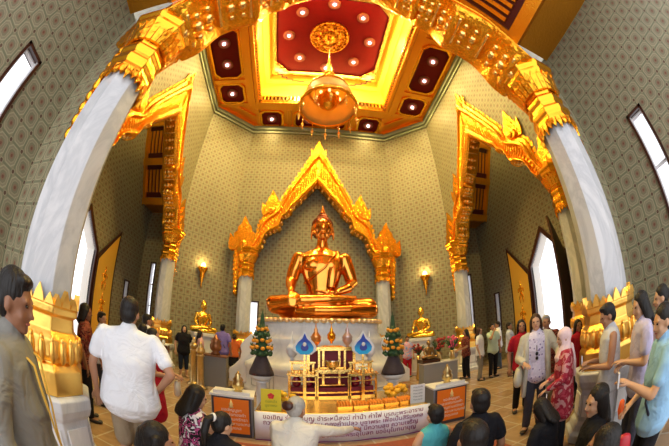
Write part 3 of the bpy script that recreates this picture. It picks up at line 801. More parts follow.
# ------------------------------------------------------------------ seated golden statues
def buddha(name, loc, rz, k, mats, label, cat, voxel, detail=True, hands='earth'):
    """k scales a figure about three metres wide across the knees"""
    t = empty(name, loc, rz, label, cat)
    def sc_(mb): return mb.xf(lambda p: p * k)
    b = MB()
    # legs: folded flat, right over left (front is -y)
    b.loft([((-.30, .1, .34), .34, .30), ((-.85, -.12, .34), .32, .26), ((-1.22, -.32, .36), .22, .24)], (0, 1, 0), 18)
    b.loft([((.30, .1, .34), .34, .30), ((.85, -.12, .34), .32, .26), ((1.22, -.32, .34), .22, .24)], (0, 1, 0), 18)
    b.loft([((-1.24, -.36, .38), .20, .20), ((-.6, -.58, .44), .20, .17), ((.1, -.68, .48), .15, .13), ((.5, -.66, .5), .11, .09), ((.72, -.6, .5), .09, .06)], (0, 1, 0), 16)
    b.loft([((1.24, -.34, .24), .22, .20), ((.6, -.60, .22), .22, .17), ((-.2, -.72, .2), .17, .14), ((-.62, -.66, .2), .1, .09)], (0, 1, 0), 16)
    b.loft([((0, .1, .14), 1.15, .42), ((0, .12, .3), .8, .4)], (1, 0, 0), 20)
    # torso
    b.loft([((0, .08, .35), .46, .36), ((0, .06, .62), .40, .31), ((0, .04, .85), .42, .29), ((0, .02, 1.15), .50, .32), ((0, 0, 1.45), .58, .34), ((0, .02, 1.68), .63, .30), ((0, .04, 1.84), .50, .23), ((0, .04, 1.96), .22, .18)], (1, 0, 0), 24)
    for s in (-1, 1): b.ball((s * .24, -.20, 1.45), (.24, .15, .2)); b.ball((s * .62, .04, 1.68), (.20, .20, .19))
    b.loft([((0, .03, 1.9), .17, .17), ((0, .0, 2.15), .155, .16)], (1, 0, 0))
    # arms
    b.loft([((-.62, .04, 1.66), .20), ((-.74, .02, 1.3), .185), ((-.80, -.06, 1.0), .16), ((-.80, -.3, .82), .135), ((-.78, -.55, .70), .09)], (0, 1, 0), 14)
    b.loft([((.62, .04, 1.66), .20), ((.74, .04, 1.3), .185), ((.80, .0, 1.0), .165), ((.64, -.32, .82), .13), ((.38, -.52, .70), .09)], (0, 1, 0), 14)
    if hands == 'earth':
        b.loft([((-.78, -.56, .69), .09, .05), ((-.74, -.70, .60), .11, .05)], (1, 0, 0))
        for i in range(4): b.loft([((-.83 + i * .058, -.72, .60), .03), ((-.82 + i * .055, -.82, .46), .028), ((-.81 + i * .05, -.84, .28 - .02 * (i in (1, 2))), .02)], (1, 0, 0), 8)
        b.loft([((-.68, -.62, .64), .032), ((-.60, -.74, .56), .028), ((-.58, -.80, .46), .02)], (1, 0, 0), 8)
    b.loft([((.38, -.52, .68), .09, .06), ((.18, -.62, .66), .12, .05)], (0, 1, 0))
    for i in range(4): b.loft([((.12, -.53 - i * .055, .67), .03), ((-.04, -.52 - i * .06, .68), .027), ((-.20, -.53 - i * .055, .70), .02)], (0, 1, 0), 8)
    b.loft([((.22, -.54, .69), .03), ((.08, -.50, .76), .024)], (0, 1, 0), 8)
    # feet
    b.loft([((.5, -.64, .54), .09, .06), ((.78, -.5, .56), .10, .05)], (0, 1, 0))
    # head
    nb_ = len(b.v)
    b.ball((0, -.02, 2.55), (.255, .275, .31), 20, 14); b.ball((0, -.06, 2.36), (.19, .2, .2), 16, 10); b.ball((0, -.19, 2.22), (.07, .06, .05))
    b.loft([((0, -.27, 2.60), .028, .02), ((0, -.31, 2.48), .035, .035), ((0, -.335, 2.43), .05, .035)], (1, 0, 0), 10)
    for s in (-1, 1):
        b.loft([((s * .05, -.275, 2.64), .018), ((s * .12, -.265, 2.67), .018), ((s * .2, -.2, 2.63), .015)], (0, 1, 0), 8)
        b.loft([((s * .25, -.0, 2.6), .03, .06), ((s * .265, .0, 2.42), .03, .05), ((s * .27, -.01, 2.22), .022, .035)], (1, 0, 0), 10)
        b.ball((s * .11, -.245, 2.575), (.062, .03, .028))
    b.loft([((-.09, -.26, 2.335), .014), ((0, -.285, 2.325), .026), ((.09, -.26, 2.335), .014)], (0, 0, 1), 8)
    for q in range(nb_, len(b.v)): b.v[q] = (b.v[q][0] * 1.13, b.v[q][1] * 1.1, b.v[q][2])
    me = fuse(sc_(b), voxel * k, mats[0], 4, 'body'); bo = link('body', me, t)
    # curled hair, topknot and flame
    h = MB(); h.ball((0, .03, 2.67), (.31, .30, .26), 20, 14); h.ball((0, .12, 2.5), (.295, .22, .25), 16, 10); h.ball((0, .03, 2.88), (.18, .18, .16), 16, 10)
    link('curled_hair', fuse(sc_(h), voxel * k, mats[1], 2, 'hair'), t)
    fl_ = MB() if detail else MB().ball((0, .03, 3.05), (.05, .05, .08), 8, 6); fl_.lathe([(.04, 3.0), (.03, 3.06), (.01, 3.12)], (0, .03, 0), 10) if not detail else fl_.lathe([(.085, 3.0), (.10, 3.04), (.05, 3.09), (.06, 3.13), (.025, 3.2), (.008, 3.3)], (0, .03, 0), 14); sc_(fl_).build('flame_tip', mats[0], t)
    if detail:
        r = MB()
        r.loft([((.40, .02, 1.90), .035, .05), ((.32, -.26, 1.72), .03, .04), ((.05, -.345, 1.35), .03, .03), ((-.30, -.30, 1.08), .03, .03), ((-.46, -.05, .98), .03, .03)], (1, 0, 0), 8)
        r.loft([((.36, -.10, 1.86), .13, .03), ((.33, -.30, 1.55), .12, .03), ((.26, -.33, 1.2), .11, .03), ((.22, -.33, .85), .10, .03)], (1, 0, 0), 10)
        r.loft([((-.30, -.22, .66), .02), ((0, -.30, .62), .02), ((.30, -.22, .66), .02)], (0, 0, 1), 8)
        sc_(r).build('robe_sash', mats[0], t)
    return t
big = buddha('seated_golden_statue', (.05, 7.25, 1.93), 0, 1.0, (statue_gold, hair_gold), 'huge polished golden seated statue on the white marble throne under the back arch', 'statue', .022)
# lotus-like marble throne
th = empty('marble_throne', (.03, 7.35, 0), 0, 'tall white marble throne with curved waist under the big golden statue', 'pedestal')
m = MB(); m.lathe([(2.0, 0), (2.0, .16), (1.94, .2), (1.94, .62), (1.98, .66), (1.98, .78), (1.86, .84), (1.72, .95), (1.62, 1.12), (1.60, 1.3), (1.66, 1.42), (1.60, 1.46), (1.52, 1.6), (1.54, 1.66), (1.50, 1.72), (1.52, 1.90)], (0, 0, 0), 56, PI / 56, True, .72); m.build('throne_body', marble_white, th)
m = MB()
for i in range(56):
    a = 2 * PI * i / 56; m.ball((1.56 * math.cos(a), .72 * 1.56 * math.sin(a), 1.88), (.085, .07, .06), 8, 6)
m.lathe([(1.5, 1.86), (1.5, 1.93), (1.1, 1.935)], (0, 0, 0), 56, 0, True, .72); m.build('lotus_rim', plain('pale_gold_rim', (.85, .62, .35), .3, .8), th)
m = MB()
for s in (-1, 1):
    w_ = [(1.78, .2), (2.28, .2), (2.28, .55), (2.14, .66), (2.0, .82), (1.96, 1.0), (2.0, 1.16), (1.92, 1.3), (1.80, 1.42), (1.72, 1.5), (1.5, 1.4), (1.5, .6)]
    m = MB().prism([(s * a, b_) for a, b_ in w_], lambda u, v, d: (u, -.25 + d, v), -.2, .2); m.build('scroll_wing', marble_white, th, .03)

for q in range(-2, 3):
    a0 = -PI / 2 + q * .42; m = MB(); rr = 1.945
    pts = [(a0 - .18, .24), (a0 + .18, .24), (a0 + .18, .58), (a0 - .18, .58)]
    for (a, z1_), (b, z2_) in zip(pts, pts[1:] + pts[:1]): m.loft([((rr * math.cos(a), .72 * rr * math.sin(a), z1_), .014), ((rr * math.cos((a + b) / 2), .72 * rr * math.sin((a + b) / 2), (z1_ + z2_) / 2), .014), ((rr * math.cos(b), .72 * rr * math.sin(b), z2_), .014)], (1, 0, 0), 6)
    m.build('panel_moulding', marble_col, th)
# small statues on marble blocks against the chamfered walls, wall lamps above
small_flame = plain('wall_lamp_glow', (1.0, .62, .15), emit=7)
for s, sn in ((-1, 'left'), (1, 'right')):
    px, py = (-3.72, 8.95) if s < 0 else (3.62, 9.0)
    p = empty('marble_plinth', (px, py, 0), s * -.72, f'grey marble plinth carrying the small golden statue on the {sn} side', 'plinth', 'plinths of the small statues')
    MB().box((0, 0, .08), (.9, .8, .16)).box((0, 0, .68), (.72, .62, 1.06)).box((0, 0, 1.26), (.84, .74, .12)).build('block', marble_white, p, .02)
    buddha('small_golden_statue', (px, py, 1.32), s * -.72 * 1.0 if s > 0 else .72, .36, (small_gold, small_gold), f'small golden seated statue on a marble plinth at the {sn} side wall', 'statue', .045, False, 'none')
    sx, sy = s * 4.02, 9.28
    q = empty('wall_lamp', (sx, sy, 3.5), 0, f'gilded lotus wall lamp glowing above the small {sn} statue', 'wall lamp', 'gilded wall lamps')
    MB().lathe([(.01, -.62), (.03, -.5), (.02, -.44), (.06, -.36), (.05, -.3), (.10, -.18), (.08, -.12), (.17, .02), (.20, .1), (.16, .12)], (0, 0, 0), 16).build('lamp_body', gold_plain, q)
    MB().ball((0, 0, .16), (.10, .10, .13), 12, 8).build('lamp_glow', small_flame, q)
    MB().box((s * .08, .08, 0), (.1, .1, .3), s * -.72).build('wall_bracket', gold_plain, q)

# ------------------------------------------------------------------ people
def ik(S, W, l1, l2, pole):
    d = W - S; L = min(d.length, (l1 + l2) * .995); u = d.normalized(); W = S + u * L
    a = (l1 * l1 - l2 * l2 + L * L) / (2 * L); h = math.sqrt(max(l1 * l1 - a * a, 0))
    p = (pole - u * pole.dot(u)); p = p.normalized() if p.length > 1e-4 else V((0, -1, 0))
    return S + u * a + p * h, W
def rotx(p, c, a):
    q = p - c; return V((q.x, q.y * math.cos(a) + q.z * math.sin(a), -q.y * math.sin(a) + q.z * math.cos(a))) + c
def rotz(p, c, a):
    q = p - c; return V((q.x * math.cos(a) - q.y * math.sin(a), q.x * math.sin(a) + q.y * math.cos(a), q.z)) + c
CLOTH = {}
def cm(key):
    if key in CLOTH: return CLOTH[key]
    name, col, pat, cols, sc2 = (list(key) + [None, (), 14])[:5] if len(key) < 5 else key
    CLOTH[key] = clothmat(name, col, pat, cols or (), sc2); return CLOTH[key]
def person(x, y, face, h, label, shirt, lower, skin=skin_m, hair='short', haircol=hair_b, pose='stand', lean=0., hl=None, hr=None, head=(0, 0), sleeve='short',
           kind='trousers', wide=1.0, vox=.013, shoes=True, extra=None, group=None, long_top=False, collar=False):
    """face: heading in degrees clockwise from +Y; local frame: the person faces +Y, right hand at +X"""
    t = empty('person', (x, y, 0), -R(face), label, 'person', group)
    k = h / 1.70; 
    if pose == 'sit': k = h / .93
    Z0 = 0
    pel = V((0, 0, .93)); off = V((0, 0, 0)) if pose == 'stand' else V((0, 0, -.77))
    hc = V((0, .0, 1.48))
    def up(p):              # torso transform
        return (rotx(V(p), pel, lean) + off)
    def hd(p):              # head transform
        q = rotz(rotx(V(p), hc, head[1]), hc, -head[0]); return up(q)
    def tube(mb, pts, side=(1, 0, 0), fn=up, n=14, g=0.0, gw=1.0):
        mb.loft([(fn(p[0]), (p[1] + g) * gw, ((p[2] if len(p) > 2 else p[1]) + g) * gw) for p in pts], side, n)
    W = wide
    TOR = [((0, 0, .90), .165 * W, .12 * W), ((0, 0, 1.02), .145 * W, .105 * W), ((0, .005, 1.12), .14 * W, .105 * W), ((0, .01, 1.25), .16 * W, .115 * W), ((0, 0, 1.36), .175 * W, .095), ((0, -.01, 1.425), .12 * W, .065), ((0, -.01, 1.46), .058, .055)]
    b = MB(); tube(b, TOR)
    tube(b, [((0, -.005, 1.40), .055), ((0, .0, 1.47), .052), ((0, .005, 1.53), .05)])
    # head
    def ball(mb, c, r, fn=hd):
        m_ = MB(); m_.ball((0, 0, 0), r, 14, 10); m_.xf(lambda p: fn(V(c) + p)); mb.join(m_)
    ball(b, (0, -.01, 1.60), (.074, .092, .097)); ball(b, (0, .025, 1.55), (.058, .064, .078)); ball(b, (0, .062, 1.497), (.03, .026, .02))
    ball(b, (0, .094, 1.562), (.013, .02, .016)); ball(b, (0, .088, 1.582), (.009, .012, .025))
    for s in (-1, 1):
        ball(b, (s * .077, -.005, 1.565), (.011, .02, .032)); ball(b, (s * .03, .073, 1.61), (.024, .012, .009)); ball(b, (s * .038, .058, 1.548), (.02, .02, .02))
    # arms
    l1, l2 = .285, .25; arms = []
    fing = MB()
    for s, tg in ((-1, hl), (1, hr)):
        S = V((s * .175 * W, -.005, 1.385)); SS = up(S)
        if tg is None: Wt = SS + V((s * .07, .05, -.51))
        else: Wt = V(tg) + (off if pose != 'stand' else V((0, 0, 0)))
        E, Wr = ik(SS, Wt, l1, l2, V((s * .55, -.6, -.5)))
        arms.append((s, SS, E, Wr))
        b.loft([(SS + V((-s * .03, 0, 0)), .052), (SS.lerp(E, .35), .047), (E, .038)], (0, 1, 0), 12)
        b.loft([(E, .038), (E.lerp(Wr, .3), .038), (Wr, .025)], (0, 1, 0), 12)
        d = (Wr - E).normalized(); side = d.cross(V((0, 0, 1)))
        if side.length < .3: side = V((0, 1, 0)) - d * d.y
        side.normalize(); pn = side.cross(d).normalized()
        if pn.dot(V((-s, 0, -.4))) < 0: pn = -pn
        b.loft([(Wr, .03, .02), (Wr + d * .05, .04, .017), (Wr + d * .085, .038, .014)], tuple(side), 10)
        for i in range(4):
            o = side * (-.030 + .020 * i); L = (.062, .074, .070, .055)[i] * (1 if s > 0 else 1)
            p0 = Wr + d * .085 + o; p1 = p0 + d * L * .5 + pn * .008; p2 = p1 + d * L * .35 + pn * L * .42
            fing.loft([(p0 - d * .02, .009), (p1, .0085), (p2, .007)], tuple(side), 7)
        th0 = Wr + d * .03 + side * .032 * s; fing.loft([(th0, .011), (th0 + d * .035 + side * .018 * s + pn * .012, .010), (th0 + d * .062 + side * .016 * s + pn * .028, .008)], tuple(d), 7)
    # legs
    legs = []
    for s in (-1, 1):
        if pose == 'stand':
            H_, K_, A_ = V((s * .088, 0, .88)), V((s * .095, .02 + .02 * s, .48)), V((s * .10, -.015 + .03 * s, .08))
            F_ = A_ + V((s * .03, .15, -.045))
        else:
            H_, K_, A_ = V((s * .09, .0, .17)), V((s * .17, .40, .115)), V((s * .11, .02, .055)); F_ = V((s * .10, -.13, .04))
        legs.append((s, H_, K_, A_, F_))
        b.loft([(H_, .085, .088), (H_.lerp(K_, .5), .072, .075), (K_, .052, .054)], (1, 0, 0), 12)
        b.loft([(K_, .052, .052), (K_.lerp(A_, .3), .053, .055), (A_, .034, .036)], (1, 0, 0), 12)
        b.loft([(A_ + V((0, -.02, -.03)) if pose == 'stand' else A_, .036, .03), (A_.lerp(F_, .6) , .042, .028), (F_, .036, .018)], (1, 0, 0), 10)
    sc_ = lambda mb: mb.xf(lambda p: V((p.x * k, p.y * k, p.z * k)))
    bo = link('body', fuse(sc_(b), vox, skin, 2, 'body', sc_(fing)), t)
    # face
    for s in (-1, 1):
        e = MB(); ball(e, (s * .03, .078, 1.593), (.013, .008, .006)); sc_(e).build('eye', eye_m, bo)
    e = MB(); ball(e, (0, .083, 1.527), (.022, .008, .007)); sc_(e).build('lips', lip_m, bo)
    # shirt
    sh = MB(); g = .016
    if kind == 'dress' or long_top: hem = .62 if long_top else None
    hemz = .84
    T2 = [((0, 0, hemz), .202 * W, .158 * W), ((0, 0, .94), .19 * W, .146 * W), ((0, 0, 1.06), .168 * W, .132 * W), ((0, .008, 1.2), .178 * W, .137 * W), ((0, .0, 1.355), .196 * W, .12), ((0, -.008, 1.428), .155 * W, .092), ((0, -.01, 1.462), .076, .07)]
    if long_top and pose == 'stand': T2 = [((0, 0, .60), .215 * W, .17 * W)] + T2
    tube(sh, T2, n=20)
    for s, SS, E, Wr in arms:
        if sleeve == 'none': continue
        c = SS + V((-s * .035, 0, .0))
        if sleeve == 'short': sh.loft([(c, .072), (SS.lerp(E, .3), .066), (SS.lerp(E, .66), .064)], (0, 1, 0), 14)
        else:
            sh.loft([(c, .068), (SS.lerp(E, .5), .060), (E, .052)], (0, 1, 0), 14); sh.loft([(E, .052), (E.lerp(Wr, .5), .047), (E.lerp(Wr, .93), .038)], (0, 1, 0), 14)
    if collar: tube(sh, [((0, -.012, 1.44), .075, .07), ((0, -.008, 1.475), .066, .062)])
    so = link('dress' if kind == 'dress' else 'shirt', fuse(sc_(sh), vox, cm(shirt), 3, 'top'), t)
    # lower garment
    lo = MB()
    if pose == 'stand' and kind in ('trousers', 'shorts', 'capri'):
        lo.loft([(V((0, 0, .94)), .15 * W, .11 * W), (V((0, 0, .88)), .17 * W, .127 * W), (V((0, 0, .82)), .168 * W, .125 * W)], (1, 0, 0), 18)
        end = {'trousers': 1.0, 'shorts': -.1, 'capri': .45}[kind]
        for s, H_, K_, A_, F_ in legs:
            if kind == 'shorts': lo.loft([(H_, .10, .105), (H_.lerp(K_, .5), .098, .10), (K_ + V((0, 0, .0)), .088, .09)], (1, 0, 0), 14)
            else:
                lo.loft([(H_, .098, .105), (H_.lerp(K_, .5), .088, .09), (K_, .072, .075)], (1, 0, 0), 14)
                Q = K_.lerp(A_, end if kind == 'capri' else .97); lo.loft([(K_, .072, .075), (K_.lerp(Q, .5), .068, .07), (Q, .062, .066)], (1, 0, 0), 14)
    elif pose == 'stand':
        z1 = .50 if kind == 'skirt' else .46
        if kind == 'longdress': z1 = .16
        lo.loft([(V((0, 0, .95)), .150 * W, .112 * W), (V((0, 0, .88)), .178 * W, .135 * W), (V((0, .01, .7)), .20 * W, .155 * W), (V((0, .01, z1)), .215 * W, .175 * W)], (1, 0, 0), 20)
    else:
        lo.loft([(V((0, -.02, .20)), .155 * W, .12), (V((0, -.02, .14)), .18 * W, .15), (V((0, -.02, .09)), .18 * W, .16)], (1, 0, 0), 18)
        for s, H_, K_, A_, F_ in legs:
            lo.loft([(H_, .105, .10), (H_.lerp(K_, .5), .095, .09), (K_, .078, .078)], (1, 0, 0), 14)
            lo.loft([(K_ + V((0, 0, -.01)), .074, .07), (A_.lerp(K_, .35), .072, .06)], (1, 0, 0), 12)
    nm = {'trousers': 'trousers', 'shorts': 'shorts', 'capri': 'trousers', 'skirt': 'skirt', 'dress': 'skirt', 'longdress': 'skirt'}[kind]
    link(nm, fuse(sc_(lo), vox, cm(lower), 3, 'lower'), t)
    # shoes
    if shoes and pose == 'stand':
        for s, H_, K_, A_, F_ in legs:
            m_ = MB(); m_.loft([(A_ + V((0, -.04, -.045)), .044, .034), (A_.lerp(F_, .55) + V((0, 0, -.02)), .05, .032), (F_ + V((0, .02, .0)), .042, .026)], (1, 0, 0), 12)
            m_.xf(lambda p: V((p.x, p.y, max(p.z, .003)))); sc_(m_).build('shoe', shoe_m, t)
    # hair
    hm = MB()
    if hair == 'hijab':
        ball(hm, (0, -.02, 1.605), (.094, .108, .108)); ball(hm, (0, -.01, 1.52), (.085, .085, .085))
        tube(hm, [((0, -.01, 1.50), .085, .085), ((0, .0, 1.42), .13, .10), ((0, .02, 1.33), .16, .13)])
        # the face stays free: hollow front formed by a rounded hem
        hm.xf(lambda p: p)
        me = fuse(sc_(hm), vox, cm(haircol), 2, 'headscarf')
        bm = bmesh.new(); bm.from_mesh(me); fc = hd(V((0, .105, 1.56))) * k; ax = (hd(V((0, 1, 1.56))) - hd(V((0, 0, 1.56)))).normalized()
        kill = [f for f in bm.faces if (f.calc_center_median() - fc).length < .078 * k and f.normal.dot(ax) > .1]
        bmesh.ops.delete(bm, geom=kill, context='FACES'); bm.to_mesh(me); bm.free()
        link('headscarf', me, t)
    else:
        ball(hm, (0, -.022, 1.618), (.083, .094, .094)); ball(hm, (0, -.048, 1.572), (.077, .062, .085))
        if hair == 'short': ball(hm, (0, .03, 1.675), (.062, .045, .028))
        if hair in ('long', 'bob', 'half'):
            e_ = {'long': 1.26, 'half': 1.36, 'bob': 1.46}[hair]
            for s in (-1, 1): tube(hm, [((s * .06, -.01, 1.62), .03, .06), ((s * .078, -.02, 1.54), .022, .05), ((s * .08, -.04, max(e_, 1.42)), .02, .035)], fn=hd)
            tube(hm, [((0, -.06, 1.62), .08, .05), ((0, -.085, 1.5), .088, .045), ((0, -.115, 1.42), .10, .035), ((0, -.135, e_), .07, .025)], fn=hd)
        if hair == 'bun': ball(hm, (0, -.135, 1.585), (.05, .045, .045))
        if hair == 'pony': tube(hm, [((0, -.11, 1.64), .032), ((0, -.17, 1.60), .035), ((0, -.18, 1.48), .035), ((0, -.16, 1.36), .018)], fn=hd)
        link('hair', fuse(sc_(hm), vox * .8, haircol, 1, 'hair'), t)
    t['k'] = k; del t['k']
    return t, dict(up=up, hd=hd, k=k, arms=arms, off=off)
def acc(t, info, name, mb, mat):
    return mb.xf(lambda p: p * info['k']).build(name, mat, t)
def held(name, lab, cat, t, info, mb, mat, grp=None):
    """a thing carried by a person stays a thing of its own, at the carrier's place"""
    e = empty(name, t.location, t.rotation_euler[2], lab, cat, grp)
    mb.xf(lambda p: p * info['k']).build(name + '_body', mat, e); return e
C = lambda n, c, *a: (n, c, *a)
WHITE = ('white_cotton', (.82, .83, .88)); OFFW = ('cream_cotton', (.72, .68, .60)); GREY = ('grey_cotton', (.22, .21, .19)); BLACK = ('black_cotton', (.012, .012, .016)); KHAKI = ('khaki_cotton', (.30, .23, .15))
DGREY = ('charcoal_trousers', (.055, .055, .075)); PINK = ('pink_cotton', (.75, .42, .45)); REDC = ('red_cotton', (.42, .012, .03)); PURPLE = ('violet_cotton', (.22, .17, .50)); ORANGE = ('orange_cotton', (.72, .16, .04)); JEANS = ('blue_denim', (.05, .08, .15)); BLUE = ('sky_blue_cotton', (.28, .50, .74))
MAROON = ('maroon_print', (.16, .02, .02), 'patch', ((.3, .08, .05), (.09, .01, .015), (.22, .10, .06)), 16)
FLORAL = ('floral_print', (.02, .02, .02), 'patch', ((.85, .8, .85), (.02, .02, .02), (.62, .10, .30)), 16)
PRINTW = ('lilac_print', (.72, .66, .82), 'spots', ((.25, .2, .4), (.70, .62, .80), (.80, .74, .88)), 20)
BROWN = ('brown_trousers', (.09, .05, .035)); GREENW = ('pale_green_cotton', (.50, .62, .50)); TEAL = ('teal_stripe', (.10, .45, .50)); PINKHJ = ('pink_headscarf', (.85, .62, .62)); REDP = ('red_floral_print', (.50, .06, .09), 'patch', ((.65, .3, .3), (.42, .04, .07), (.35, .02, .04)), 16); BRWNW = ('grey_white_linen', (.62, .62, .66))

# --- left side
t, i = person(-1.50, .54, 48, 1.56, 'man in a grey shirt with a yellow neck strap at the far left edge', GREY, DGREY, skin_d, 'short', sleeve='long', collar=True, wide=1.12, vox=.009, head=(.1, .12))
s_ = MB(); s_.loft([((.03, -.06, 1.47), .014, .004), ((.07, .13, 1.38), .014, .004), ((.05, .17, 1.2), .014, .004), ((.02, .185, 1.02), .014, .004)], (1, 0, 0), 8)
s_.loft([((-.05, -.06, 1.47), .014, .004), ((-.07, .13, 1.38), .014, .004), ((-.04, .17, 1.2), .014, .004), ((.02, .185, 1.02), .014, .004)], (1, 0, 0), 8)
acc(t, i, 'neck_strap', s_, plain('yellow_strap', (.65, .42, .08), .7))
t, i = person(-1.80, 1.84, -30, 1.66, 'heavy man seen from behind in a white T-shirt with one hand on his hip', WHITE, KHAKI, skin_m, 'short', kind='shorts', wide=1.35, vox=.010, hr=(.25, .02, .98), head=(.25, .05))
t, i = person(-2.14, 2.85, 75, 1.42, 'woman with long black hair and a red dress beside the man in white', REDC, REDC, skin_m, 'long', kind='dress', vox=.011, hr=(.12, .3, 1.1), hl=(-.1, .3, 1.1))
bag = MB(); bag.loft([((.05, .36, 1.02), .10, .04), ((.05, .36, .86), .12, .05)], (1, 0, 0), 12); held('white_handbag', 'pale handbag carried by the woman in the red dress', 'bag', t, i, bag, plain('pale_leather', (.7, .62, .5), .5))
person(-3.10, 2.62, 50, 1.50, 'dark haired woman in brown print just right of the nearest left column', MAROON, BLACK, skin_d, 'bob', vox=.012)
person(-3.38, 3.30, 60, 1.44, 'person half hidden behind the woman in brown print by the left column', WHITE, DGREY, skin_m, 'short', vox=.014, head=(.5, 0))
person(-3.15, 4.35, 40, 1.58, 'dark haired man in white seen over the shoulder of the man in the T-shirt', WHITE, JEANS, skin_m, 'short', vox=.014)
person(-2.72, 3.55, 20, 1.42, 'girl with black hair between the man in the T-shirt and the woman in red', PINK, BLACK, skin_m, 'half', vox=.014)
person(-3.66, 7.25, 150, 1.49, 'woman in a black blouse and dark capri trousers facing the camera by the left plinth', BLACK, ('navy_trousers', (.02, .03, .05)), skin_l, 'half', kind='capri', wide=1.1, vox=.013, shoes=False)
person(-3.30, 7.62, 60, 1.40, 'woman in a pale pink blouse just right of the woman in black', PINK, ('rose_skirt', (.45, .2, .25)), skin_m, 'long', kind='skirt', vox=.014)
t, i = person(-2.80, 8.25, 10, 1.68, 'man in a violet shirt with a shoulder strap walking away on the left', PURPLE, JEANS, skin_m, 'short', vox=.013, wide=1.1)
s_ = MB(); s_.loft([((-.15, -.06, 1.40), .014, .005), ((-.02, -.135, 1.22), .014, .005), ((.14, -.12, .98), .014, .005)], (1, 0, 0), 8); acc(t, i, 'bag_strap', s_, plain('dark_strap', (.02, .02, .03)))
person(-2.56, 8.75, -20, 1.42, 'small woman in an orange top and black skirt left of the marble throne', ORANGE, BLACK, skin_m, 'bun', kind='skirt', vox=.014)
# --- seated in front
person(-1.52, 2.44, 30, .96, 'girl with long black hair kneeling in a black, white and pink floral top', FLORAL, BLACK, skin_l, 'half', pose='sit', vox=.010, lean=.12, sleeve='none', hl=(-.12, .34, 1.15), hr=(.06, .36, 1.15), head=(.35, .2))
t, i = person(-1.14, 2.02, 20, .86, 'kneeling girl in black with a white band in her tied black hair', BLACK, BLACK, skin_l, 'pony', pose='sit', vox=.010, lean=.15, hl=(-.06, .34, 1.2), hr=(.08, .34, 1.2), head=(.3, .15))
m_ = MB(); m_.lathe([(.036, -.012), (.044, 0), (.036, .012)], (0, 0, 0), 14); m_.xf(lambda p: i['hd'](V((p.x, -.118 + p.z, 1.635 + p.y)))); acc(t, i, 'hair_band', m_, white_plaster)
person(-1.30, 1.36, 10, .93, 'child with black hair seated lowest at the bottom left, turned to the right', WHITE, GREY, skin_m, 'bob', pose='sit', vox=.010, head=(.7, .1))
t, i = person(-.58, 2.42, 14, .96, 'old woman with grey tied hair in a cream blouse kneeling and reaching to the banner', OFFW, BROWN, skin_m, 'bun', hair_g, pose='sit', lean=.30, sleeve='long', wide=1.15, vox=.009, hr=(.50, .62, 1.22), hl=(-.1, .45, 1.0), head=(.25, .1))
m_ = MB(); m_.ball((0, 0, 0), (.056, .03, .05), 12, 8); m_.xf(lambda p: i['hd'](p + V((0, -.17, 1.585)))); acc(t, i, 'hair_net', m_, black_red)
person(.66, 2.24, -5, .84, 'boy with short black hair and teal striped shirt kneeling near the banner, right end', TEAL, JEANS, skin_l, 'short', pose='sit', vox=.010, sleeve='none', wide=.95)
person(.93, 1.93, 5, .98, 'person with short black hair seated just right of the boy, upper of two dark heads', BLACK, BLACK, skin_m, 'short', pose='sit', vox=.010, wide=1.0, head=(.15, 0))
person(.42, 1.28, 10, .98, 'person in black seated in front, lower of two dark heads right of the boy', BLACK, DGREY, skin_m, 'short', pose='sit', vox=.009, wide=1.0, head=(.1, 0))
person(1.34, .92, -32, .92, 'woman in black with shoulder length hair seated in profile below the white dress', BLACK, BLACK, skin_l, 'half', pose='sit', vox=.010, head=(-.5, .05), lean=.05)
person(1.42, 1.44, -8, .80, 'person in black crouching left of the seated woman in profile', BLACK, BLACK, skin_m, 'half', pose='sit', vox=.010, lean=.25, head=(0, .3))
person(.80, .58, -15, .88, 'child in black at the bottom edge in front of the seated woman in profile', BLACK, BLACK, skin_m, 'bob', pose='sit', vox=.010)
# --- right side, far
person(2.95, 8.7, 200, 1.42, 'child in a blue and pink shirt behind the right flower cone', ('blue_pink_print', (.6, .45, .7), 'patch', ((.3, .4, .75), (.7, .5, .6), (.75, .25, .35)), 10), REDC, skin_m, 'short', vox=.016)
t, i = person(3.98, 6.75, -80, 1.45, 'woman in a maroon patterned blouse holding a round white fan, right of the flowers', MAROON, BLACK, skin_m, 'half', vox=.013, hr=(.1, .28, 1.05), hl=(-.1, .28, 1.05))
fan = MB(); fan.lathe([(.17, -.006), (.17, .006)], (0, 0, 0), 24); fan.xf(lambda p: V((.1 + p.z, .42 + p.x, .92 + p.y))); fan.loft([((.1, .3, 1.03), .008), ((.1, .36, .98), .008)], (1, 0, 0), 6); held('round_fan', 'round white hand fan held by the woman in maroon', 'fan', t, i, fan, white_plaster)
person(4.0, 6.1, 140, 1.46, 'woman in a white blouse and pale trousers with brown hair, beside the woman in maroon', WHITE, GREY, skin_l, 'half', hair_br, vox=.013, wide=.95)
t, i = person(4.42, 6.05, 190, 1.50, 'man in a pale green shirt and black trousers raising one hand to his face', GREENW, BLACK, skin_m, 'short', vox=.013, hr=(.06, .2, 1.45))
person(5.35, 6.9, -60, 1.52, 'man in a white shirt farther back in the right bay', WHITE, JEANS, skin_m, 'short', vox=.014)
person(4.62, 5.55, 150, 1.44, 'man in a pale blue shirt and brown trousers near the right door', ('pale_blue_cotton', (.55, .60, .78)), BROWN, skin_m, 'short', vox=.013, hr=(.05, .3, 1.1))
